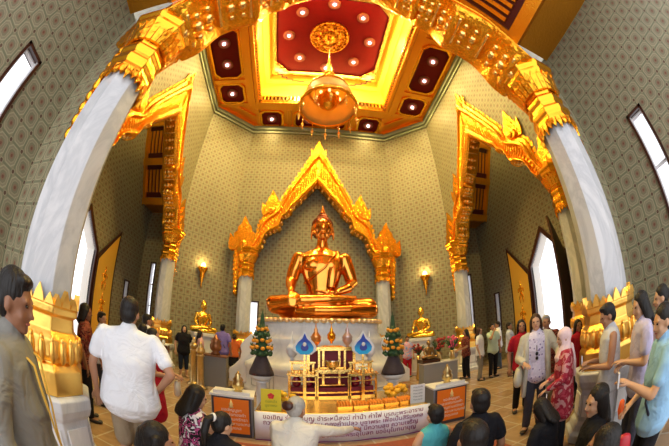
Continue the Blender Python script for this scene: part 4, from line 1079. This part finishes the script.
# --- right side, near
t, i = person(2.70, 3.17, 215, 1.49, 'dark haired woman in red behind the shoulder of the woman with sunglasses', REDC, BLACK, skin_m, 'half', vox=.012)
t, i = person(2.19, 2.39, 228, 1.535, 'woman in a lilac print T-shirt and open cream cardigan, sunglasses at the neck', PRINTW, DGREY, skin_l, 'bob', hair_br, vox=.010, sleeve='short', hr=(.17, .26, 1.08), hl=(-.32, .28, 1.05), wide=.98)
cd = MB()
for s in (-1, 1):
    cd.loft([(V((s * .125, -.01, 1.43)), .05, .075), (V((s * .15, .0, 1.25)), .055, .145), (V((s * .155, 0, 1.0)), .05, .15), (V((s * .175, 0, .72)), .05, .15), (V((s * .18, 0, .58)), .045, .145)], (1, 0, 0), 14)
    a_ = i['arms'][0 if s < 0 else 1]; SS, E, Wr = a_[1], a_[2], a_[3]
    cd.loft([(SS, .078), (SS.lerp(E, .5), .068), (E, .06)], (0, 1, 0), 12); cd.loft([(E, .06), (E.lerp(Wr, .8), .05)], (0, 1, 0), 12)
cd.loft([(V((0, -.09, 1.42)), .12, .03), (V((0, -.115, 1.1)), .15, .03), (V((0, -.13, .62)), .17, .03)], (1, 0, 0), 14)
link('cardigan', fuse(cd.xf(lambda p: p * i['k']), .010, cm(('cream_knit', (.56, .52, .42))), 2, 'cardigan'), t)
sg = MB(); sg.ball((0, .155, 1.17), (.022, .01, .026), 10, 8).ball((0, .155, 1.11), (.022, .01, .026), 10, 8).loft([((0, .15, 1.20), .005), ((0, .14, 1.28), .005)], (1, 0, 0), 6)
e_ = held('sunglasses', 'black sunglasses hooked on the neck of the lilac print T-shirt', 'sunglasses', t, i, sg, plain('black_plastic', (.01, .01, .012), .2))
bg_ = MB(); bg_.loft([((.26, .08, .98), .05, .13), ((.27, .08, .85), .07, .17), ((.27, .08, .78), .06, .15)], (1, 0, 0), 14)
bg_.loft([((.24, .0, 1.0), .012), ((.2, -.03, 1.2), .012), ((.16, -.01, 1.44), .012), ((.2, .1, 1.2), .012), ((.26, .15, 1.0), .012)], (1, 0, 0), 7)
held('cream_handbag', 'cream leather handbag on the shoulder of the woman with the cardigan', 'bag', t, i, bg_, plain('cream_leather', (.62, .58, .46), .45))
person(2.69, 2.62, 225, 1.48, 'man with short grey hair and maroon shirt standing behind the woman with sunglasses', MAROON, KHAKI, skin_m, 'short', hair_g, vox=.012, wide=1.1)
t, i = person(1.82, 1.66, -45, 1.335, 'woman in a pink headscarf and red floral top with a dark shoulder bag', REDP, BLACK, skin_l, 'hijab', PINKHJ, vox=.010, sleeve='long', hr=(.05, .22, 1.06), hl=(-.14, .24, 1.0), head=(-.15, .15), long_top=True)
sc2 = MB(); sc2.loft([((.08, -.10, 1.45), .07, .04), ((.12, -.15, 1.25), .10, .035), ((.13, -.16, 1.05), .09, .03)], (1, 0, 0), 12); acc(t, i, 'scarf_end', sc2, cm(PINKHJ))
bg_ = MB(); bg_.loft([((.24, -.06, 1.0), .06, .15), ((.25, -.06, .78), .08, .18), ((.25, -.06, .68), .07, .17)], (1, 0, 0), 14); bg_.loft([((.24, -.16, .98), .012), ((.12, -.14, 1.40), .012), ((.16, .08, 1.38), .012), ((.24, .05, 1.0), .012)], (1, 0, 0), 7)
held('black_shoulder_bag', 'black shoulder bag behind the woman in the pink headscarf', 'bag', t, i, bg_, plain('black_leather', (.012, .012, .014), .4))
person(3.13, 2.31, 210, 1.29, 'dark haired woman in red half hidden behind the pink headscarf', REDC, BLACK, skin_m, 'half', vox=.013)
t, i = person(1.86, 1.12, -38, 1.45, 'woman with short dark hair in a long sleeveless white dress holding up a phone', BRWNW, BRWNW, skin_m, 'short', vox=.009, sleeve='none', kind='longdress', hr=(.04, .22, 1.16), hl=(-.05, .24, 1.12), head=(-.1, .25), wide=.95)
ph = MB(); ph.box((.02, .34, 1.20), (.055, .012, .10)); held('mobile_phone', 'small phone held by the woman in the sleeveless white dress', 'phone', t, i, ph, plain('silver_phone', (.6, .6, .65), .3, .6))
person(1.80, .74, -35, 1.45, 'tall woman with loose black hair and a lilac blouse near the right edge', ('lilac_cotton', (.55, .5, .7)), DGREY, skin_l, 'half', vox=.010, hr=(.05, .20, 1.10), hl=(-.05, .22, 1.14), head=(-.2, .15))
person(2.08, .60, -30, 1.42, 'woman with pinned up black hair behind the woman in lilac at the right edge', ('mauve_cotton', (.5, .4, .5)), BLACK, skin_l, 'bun', vox=.011)
t, i = person(1.28, .40, -32, 1.355, 'woman in a sky blue shirt taking a photo with a phone at the right edge', BLUE, BLACK, skin_l, 'pony', vox=.009, hl=(-.10, .32, 1.24), hr=(.08, .24, 1.02), head=(-.25, .12), wide=1.12, collar=True)
ph = MB(); ph.box((-.09, .43, 1.30), (.055, .014, .11)); held('silver_phone', 'silver phone held up by the woman in the sky blue shirt', 'phone', t, i, ph, plain('silver_case', (.65, .66, .7), .3, .6))
s_ = MB(); s_.loft([((.13, -.02, 1.45), .016, .006), ((.05, .125, 1.32), .016, .006), ((-.12, .15, 1.05), .016, .006), ((-.19, .05, .85), .016, .006)], (0, 0, 1), 8); s_.loft([((.13, -.02, 1.45), .016, .006), ((.02, -.13, 1.25), .016, .006), ((-.19, -.05, .85), .016, .006)], (0, 0, 1), 8); acc(t, i, 'bag_strap', s_, plain('navy_strap', (.02, .03, .07)))
og = MB(); og.loft([((.06, .34, 1.06), .035, .025), ((.07, .34, .99), .045, .03), ((.08, .33, .92), .02, .02)], (1, 0, 0), 10); held('orange_pouch', 'bright orange pouch in the hand of the woman in sky blue', 'pouch', t, i, og, plain('orange_fabric', (.85, .13, .02), .6))
rb = MB(); rb.loft([((-.2, .3, .86), .06, .04), ((-.2, .3, .76), .085, .05), ((-.2, .3, .70), .07, .04)], (0, 1, 0), 12); held('crimson_handbag', 'crimson handbag hanging in front of the woman in sky blue', 'bag', t, i, rb, plain('crimson_leather', (.45, .015, .03), .4))

# ------------------------------------------------------------------ offerings and furniture
altar_red = plain('red_shelf_cloth', (.25, .01, .02), .6)
plat = empty('low_offering_table', (.1, 4.35, 0), 0, 'long low white table with gold rim in front of the throne, behind the banner', 'table')
MB().box((0, 0, .20), (2.3, 1.25, .40)).build('table_body', marble_white, plat, .01); MB().box((0, 0, .42), (2.38, 1.33, .035)).build('table_top', gold_pale, plat, .008)
# gilded stepped altar: three bays of framed shelves
al = empty('gilded_altar_stand', (.05, 4.86, .437), 0, 'gilded stepped altar stand with red shelves in the middle of the offering table', 'altar')
def frame_box(mb, x0, x1, y0, y1, z0, z1, w=.035):
    for x in (x0, x1):
        for y in (y0, y1): mb.box((x, y, (z0 + z1) / 2), (w, w, z1 - z0))
    for zz in (z0 + w / 2, z1 - w / 2):
        for y in (y0, y1): mb.box(((x0 + x1) / 2, y, zz), (x1 - x0, w, w))
        for x in (x0, x1): mb.box((x, (y0 + y1) / 2, zz), (w, y1 - y0, w))
    mb.box(((x0 + x1) / 2, (y0 + y1) / 2, z1), (x1 - x0 + .08, y1 - y0 + .06, .03))
for nm_, x0, x1, h1, h2 in (('side_stand', -.72, -.28, .42, .62), ('side_stand', .28, .72, .42, .62), ('middle_stand', -.26, .26, .50, .88)):
    g_ = MB(); frame_box(g_, x0, x1, -.2, .14, 0, h1)
    if h2 > h1: frame_box(g_, x0 + .04, x1 - .04, -.02, .14, h1, h2)
    g_.box(((x0 + x1) / 2, -.2, .10), (x1 - x0, .03, .03)); g_.box(((x0 + x1) / 2, -.2, h1 - .12), (x1 - x0, .03, .02))
    for q in range(7): g_.ball((x0 + (x1 - x0) * q / 6, -.22, h1 + .03), .018, 6, 4)
    so_ = g_.build(nm_, gold_pale, al); MB().box(((x0 + x1) / 2, -.02, .1), (x1 - x0 - .05, .28, .16)).build('red_shelf', altar_red, so_)
bs_ = MB().box((0, .16, .44), (.80, .10, .88)).build('back_step', altar_red, al, .01)
g_ = MB(); frame_box(g_, -.40, .40, .08, .24, 0, .88, .05)
for q in (-.14, .14): g_.box((q, .09, .44), (.04, .04, .88))
g_.build('step_frame', gold_pale, bs_)
for q in range(2): MB().box((0, -.02 - .0 * q, .22 + q * .22), (.42, .2, .02)).build('shelf', gold_pale, al)
for sx in (-1, 1):
    for q in range(4): MB().ball((sx * (.33 + .11 * q), -.19, .46 if q else .46), (.03, .03, .05), 8, 6).build('finial', gold_pale, al)
g_ = MB()
for (xx, zz) in ((0, .88),): g_.lathe([(.30, zz), (.28, zz + .03), (.2, zz + .05)], (0, .06, 0), 4, PI / 4, False)
g_.build('canopy_top', gold_pale, al)
redvase = plain('red_glass', (.30, .01, .03), .1)
for q, xx in enumerate((-.6, -.40, .40, .6)):
    tag(MB().lathe([(.05, 0), (.075, .03), (.08, .12), (.05, .16), (.055, .19)], (.05 + xx, 4.80, .437 + .19), 14).build('glass_jar', redvase), ['dark red jar at the left end of the altar shelf', 'dark red jar second from the left on the altar shelf', 'dark red jar second from the right on the altar shelf', 'dark red jar at the right end of the altar shelf'][q], 'jar', 'red jars on the altar stand')
tag(MB().lathe([(.05, 0), (.07, .02), (.11, .05), (.12, .14), (.125, .15), (.10, .15)], (.05, 4.74, .437 + .52), 20).build('silver_bowl', plain('silver', (.75, .72, .68), .2, 1)), 'round silver bowl on the middle step of the altar', 'bowl')
urnp = [(.05, 0), (.03, .04), (.07, .08), (.12, .16), (.11, .22), (.13, .24), (.09, .30), (.04, .38), (.05, .41), (.015, .48), (.004, .62)]
for xx, zz, sc3, mt, lb in ((-.22, 1.33, .75, plain('copper_urn', (.8, .35, .12), .3, .9), 'copper coloured spired urn left of centre on top of the altar'), (.05, 1.40, .62, gold_plain, 'gilded spired urn topmost in the middle of the altar'), (.33, 1.33, .75, plain('rose_silver_urn', (.6, .45, .45), .35, .7), 'rosy silver spired urn right of centre on the altar'),
                            (-.63, 1.08, .85, marble_white, 'white spired urn behind the left blue leaf emblem'), (.73, 1.08, .85, marble_white, 'white spired urn behind the right blue leaf emblem')):
    tag(MB().lathe([(r_ * sc3, z_ * sc3) for r_, z_ in urnp], (xx, 4.93 if zz < 1.3 else 4.92, zz), 18).build('spired_urn', mt), lb, 'urn', 'urns on the altar stand')
# blue and white leaf-shaped emblems
def gradm():
    m, t, b = nt('blue_emblem'); tc = N(t, 'ShaderNodeTexCoord'); g = N(t, 'ShaderNodeSeparateXYZ'); t.links.new(tc.outputs['Object'], g.inputs[0])
    cr = N(t, 'ShaderNodeValToRGB'); t.links.new(g.outputs[2], cr.inputs[0]); e = cr.color_ramp.elements; e[0].color = (.01, .42, .80, 1); e[0].position = .08; e[1].color = (.01, .05, .42, 1); e[1].position = .22
    t.links.new(cr.outputs[0], b.inputs['Base Color']); return m
blue = gradm()
for xx, sn in ((-.42, 'left'), (.53, 'right')):
    e = empty('leaf_emblem', (xx, 4.55, 1.22), 0, f'white rimmed leaf-shaped blue emblem on the {sn} side of the altar', 'emblem', 'blue leaf emblems on the altar')
    def lfp(r_): return [(0, .0 - r_ * .1), (.07 + r_, .0), (.14 + r_, .06), (.15 + r_, .13), (.11 + r_, .20), (.04 + r_ * .6, .27 + r_ * .5), (0, .36 + r_), (-.04 - r_ * .6, .27 + r_ * .5), (-.11 - r_, .20), (-.15 - r_, .13), (-.14 - r_, .06), (-.07 - r_, .0)]
    MB().prism(lfp(.04), lambda u, v, d: (u, d, v), 0, .03).build('white_rim', white_plaster, e)
    MB().prism(lfp(-.005), lambda u, v, d: (u, d, v), -.012, 0).build('blue_leaf', blue, e)
    MB().prism([(u * .42, .06 + v * .5) for u, v in lfp(0)], lambda u, v, d: (u, d, v), -.02, -.01).build('inner_leaf', plain('deep_blue', (.02, .04, .35), .4), e)
    MB().ball((0, -.02, .17), (.03, .01, .035), 10, 6).build('white_crest', white_plaster, e)
    MB().box((0, .03, -.11), (.03, .03, .24)).box((0, .03, -.345 + .12), (.14, .08, .02)).build('stand', gold_pale, e)
    MB().box((0, .02, -.50), (.05, .05, .56)).build('stand_post', gold_pale, e)
# flower cones (layered offerings) on white bowls and posts
conebase = plain('dark_woven_cone', (.045, .03, .035), .6, noise=.4, nscale=30, bstr=.5, bscale=60)
green = plain('green_leaves', (.03, .09, .03), .6, noise=.4, nscale=20); orangef = plain('orange_blossoms', (.85, .33, .02), .6, noise=.25, nscale=30)
for s, sn in ((-1, 'left'), (1, 'right')):
    e = empty('flower_cone', (.03 + s * 1.22, 5.15, 0), 0, f'tall layered cone of green leaves and orange flowers {sn} of the altar', 'flower arrangement', 'flower cones beside the altar')
    MB().lathe([(.16, 0), (.16, .04), (.10, .08), (.10, .58), (.15, .62)], (0, 0, 0), 20).build('stand', marble_white, e)
    MB().lathe([(.10, .62), (.18, .66), (.22, .74), (.20, .74)], (0, 0, 0), 20).build('bowl', white_plaster, e)
    MB().lathe([(.23, .74), (.225, .80), (.15, .98), (.09, 1.12), (.07, 1.14)], (0, 0, 0), 24).build('woven_cone', conebase, e)
    gm = MB(); om = MB()
    for r_, zz, n_ in ((.17, 1.16, 10), (.185, 1.27, 11), (.15, 1.40, 9), (.12, 1.52, 8), (.09, 1.62, 7)):
        gm.lathe([(.03, zz - .09), (r_ * .8, zz - .04), (r_ * .55, zz + .08)], (0, 0, 0), 12)
        for q in range(n_):
            a = 2 * PI * q / n_ + zz * 3
            (om if zz in (1.27, 1.40, 1.62) else gm).ball((r_ * math.cos(a), r_ * math.sin(a), zz + (.01 if q % 2 else -.015)), (.042, .042, .036), 8, 6)
            gm.loft([((r_ * .9 * math.cos(a), r_ * .9 * math.sin(a), zz - .02), .02, .01), ((r_ * 1.15 * math.cos(a), r_ * 1.15 * math.sin(a), zz + .07), .006, .004)], (0, 0, 1), 6)
    for q in range(5): a = 2 * PI * q / 5; gm.loft([((.04 * math.cos(a), .04 * math.sin(a), 1.62), .022), ((.02 * math.cos(a), .02 * math.sin(a), 1.9), .006)], (1, 0, 0), 6)
    gm.loft([((0, 0, 1.6), .04), ((0, 0, 1.98), .006)], (1, 0, 0), 8)
    gm.build('leaf_tiers', green, e); om.build('blossom_tiers', orangef, e)
# text helper
def text(body, loc, size, mat, parent, rot=(R(90), 0, 0), align='CENTER', ext=.001):
    c = bpy.data.curves.new('lettering', 'FONT'); c.body = body; c.size = size; c.align_x = align; c.extrude = ext; c.materials.append(mat)
    tmp = bpy.data.objects.new('tmp', c); COL.objects.link(tmp); bpy.context.view_layer.update()
    me = bpy.data.meshes.new_from_object(tmp.evaluated_get(bpy.context.evaluated_depsgraph_get())); bpy.data.objects.remove(tmp)
    if not me.materials: me.materials.append(mat)
    o = bpy.data.objects.new('lettering', me); COL.objects.link(o); o.parent = parent; o.location = loc; o.rotation_euler = rot; return o
purple_ink = plain('plum_ink', (.25, .03, .16), .6); white_ink = plain('white_ink', (.9, .85, .75), .6)
# banner on the front of the low table
bn = empty('banner', (.1, 3.62, 0), 0, 'long white banner with lines of plum coloured Thai writing in front of the low table', 'banner')
m = MB(); nx_ = 24
vs = [];
for j in range(2):
    for i_ in range(nx_ + 1):
        u = -1.19 + 2.38 * i_ / nx_; vs.append((u, .012 * math.sin(i_ * .9), .015 + j * .43))
m.add(vs, [(i_, i_ + 1, nx_ + 2 + i_, nx_ + 1 + i_) for i_ in range(nx_)], True); bo_ = m.build('banner_sheet', plain('banner_vinyl', (.84, .84, .92), .5), bn)
md = bo_.modifiers.new('s', 'SOLIDIFY'); md.thickness = .008
lines = ['ขอเชิญ ร่วมทำบุญ ชำระหนี้สงฆ์ ค่าน้ำ ค่าไฟ บูรณะพระอาราม', 'ถวายดอกไม้ ธูปเทียน ทองคำเปลว บูชาพระ เพื่อเป็นสิริมงคล', 'แก่ตนเองและครอบครัว ขอให้ท่าน มีความสุข ความเจริญ', 'โปรดงดจุดธูปเทียน ภายในพระอุโบสถ ขออนุโมทนาบุญ']
for q, l in enumerate(lines): text(l, (.0, -.022, .355 - q * .088), .092, purple_ink, bn, ext=.003)
MB().box((0, 0, .008), (2.38, .02, .012)).build('bottom_hem', purple_ink, bn)
# side tables with orange signs
orange_s = plain('orange_board', (.88, .20, .01), .45); dark_board = plain('dark_board_edge', (.05, .04, .05), .5)
for cx_, cy_, w_, rz, sn, l1 in ((-1.42, 3.86, .52, .10, 'left', 0), (1.72, 3.95, .52, -.10, 'right', 1)):
    tb = empty('side_table', (cx_, cy_, 0), rz, f'small grey side table with a white cloth at the {sn} end of the banner', 'table', 'side tables beside the banner')
    MB().box((0, 0, .30), (.56, .42, .60)).build('table_body', plain('grey_laminate_' + sn, (.25, .25, .27), .5), tb, .01)
    MB().box((0, 0, .62), (.60, .46, .03)).box((0, -.2, .66), (.5, .01, .05)).build('white_cloth', white_plaster, tb)
    sgn = empty('orange_sign', (cx_ + math.sin(rz) * .23, cy_ - .235 * math.cos(rz), 0), rz, f'orange notice board with white Thai writing leaning on the {sn} side table', 'sign', 'orange notice boards')
    MB().box((0, 0, .30), (w_, .014, .60)).build('board_edge', dark_board, sgn); MB().box((0, -.009, .32), (w_ - .05, .006, .53)).build('orange_face', orange_s, sgn)
    MB().lathe([(.035, 0), (.02, .03), (.03, .05), (.015, .08), (.002, .12)], (0, -.016, .46), 10).build('emblem', plain('pale_gold_ink_' + sn, (.9, .65, .25), .5), sgn)
    for q, l in enumerate(['ขอเชิญบูชา', 'หลวงพ่อทองคำ', 'ทำบุญตามศรัทธา', 'สร้างพระมหามณฑป', 'วัตถุมงคล']): text(l, (0, -.014, .40 - q * .07), .062, white_ink, sgn)
    jr = tag(MB().lathe([(.05, 0), (.065, .015), (.04, .035), (.085, .07), (.09, .13), (.065, .17), (.08, .19), (.04, .24), (.045, .26), (.02, .29), (.006, .32)], (cx_ + .06, cy_ + .05, .635), 20).build('brass_jar', brass), f'old brass lidded jar on the {sn} side table', 'jar', 'brass jars on the side tables')
# yellow and white notices standing on the low table
yl = empty('yellow_sign', (-.88, 3.76, .438), .05, 'yellow notice with a red flower emblem at the left end of the low table', 'sign')
MB().box((0, 0, .16), (.27, .012, .32)).build('board', plain('yellow_board', (.80, .66, .03), .5), yl)
mm = MB()
for q in range(5): a = q * 2 * PI / 5 + .3; mm.ball((.025 * math.cos(a), -.01, .22 + .025 * math.sin(a)), (.022, .005, .022), 8, 6)
mm.build('red_flower', plain('red_ink', (.7, .03, .03), .5), yl)
for q, l in enumerate(['ดอกบัว', 'บูชาพระ']): text(l, (0, -.009, .12 - q * .06), .055, plain('olive_ink_%d' % q, (.25, .28, .02), .5), yl)
wl = empty('white_sign', (1.17, 3.80, .438), -.1, 'white printed notice standing at the right end of the low table', 'sign')
MB().box((0, 0, .15), (.22, .012, .30)).build('board', white_plaster, wl)
for q in range(5): text('ทำบุญ ดอกไม้', (0, -.009, .25 - q * .05), .026, dark_board, wl)
# trays of orange offerings in a row
for q in range(5):
    x_ = .12 + q * .225
    e = empty('offering_tray', (x_, 3.95, .438), 0, ['leftmost', 'second from the left', 'middle', 'second from the right', 'rightmost'][q] + ' of the five gold trays of orange offerings on the low table', 'tray', 'trays of orange offerings')
    MB().lathe([(.135, 0), (.15, .05), (.14, .05), (.125, .012)], (0, 0, 0), 4, PI / 4, False).build('tray', gold_pale, e)
    mm = MB()
    for a_ in range(5):
        for b_ in range(4): mm.loft([((-.08 + a_ * .04, -.08 + b_ * .05, .045), .019), ((-.08 + a_ * .04, -.055 + b_ * .05, .085), .014)], (1, 0, 0), 6)
    mm.build('orange_packets', plain('orange_packet_%d' % q, (.85, .27, .02), .5), e)
# flowers on the table
for x_, y_, n_, cols_, lb, sc4, z0 in ((-.66, 4.05, 14, (.9, .5, .02), 'cluster of yellow and orange flowers beside the yellow notice', .05, .438), (.98, 4.3, 20, (.95, .45, .02), 'heap of bright orange flowers behind the white notice', .06, .438)):
    f = MB()
    for q in range(n_):
        r_ = random.random() ** .5 * .13; a = random.random() * 6.28; f.ball((x_ + r_ * math.cos(a) * 1.4, y_ + r_ * math.sin(a), z0 + sc4 + random.random() * .16), (sc4, sc4, sc4 * .8), 8, 6)
    tag(f.build('marigold_flowers', plain('marigold_' + lb[:5], cols_, .6, noise=.2, nscale=40)), lb, 'flowers', None, 'stuff')
# railings and posts on the left of the throne
def post(x_, y_, lab, h=1.05, grp='brass barrier posts'):
    e = empty('barrier_post', (x_, y_, 0), 0, lab, 'post', grp)
    MB().lathe([(.17, 0), (.17, .04), (.10, .08), (.085, .12), (.08, h - .25), (.11, h - .22), (.07, h - .18)], (0, 0, 0), 16).build('shaft', brass, e)
    MB().lathe([(.07, h - .18), (.12, h - .12), (.10, h - .05), (.05, h - .01), (.06, h + .02), (.01, h + .12)], (0, 0, 0), 16).build('lotus_cap', brass, e)
post(-3.10, 6.62, 'brass barrier post, far one of the pair left of the throne', 1.12); post(-2.80, 6.30, 'brass barrier post, near one of the pair left of the throne')
bx = empty('donation_box', (-2.62, 6.95, 0), .1, 'grey metal donation box behind the brass posts left of the throne', 'box'); MB().box((0, 0, .4), (.62, .4, .8)).build('box_body', plain('grey_metal', (.22, .23, .25), .4, .3), bx, .01); MB().box((0, 0, .82), (.66, .44, .04)).build('lid', plain('brown_lid', (.2, .08, .04)), bx)
tag(MB().lathe([(.10, 0), (.13, .03), (.08, .08), (.14, .14), (.16, .24), (.12, .32), (.15, .36), (.06, .44), (.02, .54)], (-2.62, 6.95, .84), 18).build('bronze_urn', plain('bronze', (.30, .13, .06), .35, .8)), 'dark bronze urn on the grey donation box', 'urn')
rc = empty('red_cabinet', (-4.42, 7.02, 0), .3, 'red-brown cabinet at the foot of the far left column', 'cabinet')
MB().box((0, 0, .42), (.7, .45, .84)).build('cabinet_body', plain('red_brown_wood', (.16, .035, .02), .35, noise=.2), rc, .01)
for s in (-1, 1): dd = MB().box((s * .165, -.235, .42), (.30, .02, .72)).build('door', plain('red_brown_door_%d' % (s + 1), (.19, .045, .025), .35), rc); MB().ball((s * .04, -.255, .45), .018, 8, 6).build('knob', brass, dd)
MB().box((0, 0, .855), (.76, .5, .03)).build('top', white_plaster, rc)
for q in range(4): tag(MB().lathe([(.04, 0), (.05, .02), (.05, .07), (.03, .10)], (-4.62 + q * .13, 6.96 + q * .04, .872), 12).build('glass_jar', plain('clear_jar_%d' % q, (.6, .62, .65), .15)), ['leftmost', 'second from the left', 'second from the right', 'rightmost'][q] + ' of the four small pale jars on the red cabinet', 'jar', 'pale jars on the red cabinet')
# bronze figure, urn and bouquets on the right of the throne
cb_ = empty('grey_cabinet', (3.0, 6.62, 0), -.1, 'low grey cabinet right of the throne below the bronze figure', 'cabinet'); MB().box((0, 0, .33), (.95, .42, .66)).build('cabinet_body', plain('grey_cabinet_paint', (.30, .31, .33), .5), cb_, .01); MB().box((0, 0, .675), (1.0, .46, .03)).build('top', white_plaster, cb_)
bz = plain('dark_bronze', (.32, .20, .08), .35, .9)
buddha('bronze_figure', (2.72, 6.62, .78), 0, .17, (bz, bz), 'small dark bronze seated figure on the grey cabinet right of the throne', 'statue', .06, False)
tag(MB().box((2.72, 6.62, .735), (.5, .34, .09)).build('figure_base', black_red), 'dark square base under the small bronze figure', 'stand')
pinkf = plain('pink_blossoms', (.75, .10, .25), .6, noise=.3, nscale=30); redf = plain('red_blossoms', (.40, .03, .03), .6, noise=.3, nscale=30)
for x_, y_, z_, mt, lb in ((3.38, 6.52, .69, pinkf, 'pink bouquet in a vase next to the woman in maroon'), (3.07, 6.72, .69, redf, 'dark red bouquet in a vase between the bronze figure and the pink bouquet'), (3.0, 7.9, .0, redf, 'large dark red flower stand in front of the right plinth')):
    e = empty('bouquet', (x_, y_, z_), 0, lb, 'flowers', 'bouquets right of the throne')
    hz = .25 if z_ else .8
    MB().lathe([(.06, 0), (.08, .04), (.05, hz * .6), (.07, hz)], (0, 0, 0), 14).build('vase', brass, e)
    f = MB()
    for q in range(22): a = random.random() * 6.28; r_ = random.random() * .17; f.ball((r_ * math.cos(a), r_ * math.sin(a), hz + .08 + random.random() * .30), (.04, .04, .035), 7, 5)
    f.build('blossoms', mt, e); f = MB()
    for q in range(12): a = q * .52; f.loft([((0, 0, hz - .02), .01), ((.15 * math.cos(a), .15 * math.sin(a), hz + .2 + .05 * (q % 3)), .018, .006), ((.22 * math.cos(a), .22 * math.sin(a), hz + .26), .004)], (0, 0, 1), 6)
    f.build('leaves', green, e)
# red kneeling mat
tag(MB().box((.0, 2.55, .003), (3.4, 1.75, .006)).build('kneeling_mat', plain('brown_red_mat', (.28, .07, .04), .9, noise=.25, nscale=30)), 'wide brown-red kneeling mat in front of the banner', 'mat')
# added globes, out of view, that brighten the dark side bays
globe = plain('fill_globe_glass', (1.0, .8, .5), emit=2)
for s, sn in ((-1, 'left'), (1, 'right')):
    e = empty('added_fill_globe', (s * 5.9, CY, 0), 0, f'added fill-light globe under the ridge of the {sn} bay', 'ceiling light', 'added fill lights of the bays')
    MB().loft([((0, 0, 10.4), .012), ((0, 0, 9.3), .012)], (1, 0, 0), 6).build('cord', brass, e); MB().ball((0, 0, 9.15), .16, 16, 10).build('globe', globe, e)
# ------------------------------------------------------------------ light
def area(loc, rot, size, energy, col, name='area', sy=None):
    l = bpy.data.lights.new(name, 'AREA'); l.energy = energy; l.color = col; l.size = size
    if sy: l.shape = 'RECTANGLE'; l.size_y = sy
    o = bpy.data.objects.new(name, l); COL.objects.link(o); o.location = loc; o.rotation_euler = rot; return o
def point(loc, energy, col, r=.1, name='lamp'):
    l = bpy.data.lights.new(name, 'POINT'); l.energy = energy; l.color = col; l.shadow_soft_size = r
    o = bpy.data.objects.new(name, l); COL.objects.link(o); o.location = loc; return o
W1 = (1.0, .76, .27)
for (x, y, zz) in LAMPS: area((x, y, zz - .17), (0, 0, 0), .22, 135 if zz > ZC + .5 else (26 if y > 9 else 55), W1, 'coffer_lamp').data.shape = 'DISK'
for s in (-1, 1): point((s * 5.9, CY, 9.15), 1500, W1, .17, 'bay_fill_light')  # fill light for the bays, placed inside the added globes
for s in (-1, 1): point((s * 3.95, 9.2, 3.78), 14, (1, .7, .25), .08, 'wall_lamp_light')
for s in (-1, 1):
    area((s * 2.9, CY, z + .35), (0, R(180 - s * 20), 0), .12, 110, (1, .66, .18), 'cove_strip', 4.8)
area((0, CY + 2.7, z + .35), (R(180 + 20), 0, 0), 5.0, 110, (1, .66, .18), 'cove_strip', .12)
area((0, CY - 2.7, z + .35), (R(180 - 20), 0, 0), 5.0, 110, (1, .66, .18), 'cove_strip', .12)
point((0, CY - .1, 7.75), 300, (1, .70, .28), .04, 'chandelier_lamp')
w = bpy.data.worlds.new('World'); sc.world = w; w.use_nodes = True
bg = w.node_tree.nodes['Background']; bg.inputs[0].default_value = (.96, .97, 1.0, 1); bg.inputs[1].default_value = 2.1
for loc, rot, sx_, sy_ in (((0, -2.2, 2.85), (R(90), 0, 0), 7.5, 5.7), ((-7.3, CY, 2.0), (R(90), 0, R(-90)), 1.6, 4.0), ((7.3, CY, 2.0), (R(90), 0, R(90)), 1.6, 4.0)):
    o = area(loc, rot, sx_, 1, (1, 1, 1), 'daylight_portal', sy_); o.data.cycles.is_portal = True

# ------------------------------------------------------------------ camera: diagonal fisheye lens, tilted up
cam = bpy.data.cameras.new('camera'); co = bpy.data.objects.new('camera', cam); COL.objects.link(co); sc.camera = co
cam.type = 'PANO'; cam.panorama_type = 'FISHEYE_EQUISOLID'; cam.sensor_width = 36.0; cam.sensor_fit = 'HORIZONTAL'
cam.fisheye_lens = 279.0 / 669.0 * 36.0; cam.fisheye_fov = R(200); cam.clip_start = .02
co.location = (-.5, 0, 1.55); co.rotation_euler = (R(90 + 23.2), 0, R(-7.0))
sc.view_settings.view_transform = 'Standard'; sc.view_settings.look = 'None'; sc.view_settings.gamma = 1; sc.view_settings.exposure = 0.08
sc.cycles.use_denoising = True; sc.cycles.max_bounces = 8; sc.cycles.diffuse_bounces = 4; sc.cycles.caustics_reflective = False; sc.cycles.caustics_refractive = False
sc.cycles.sample_clamp_indirect = 6.0
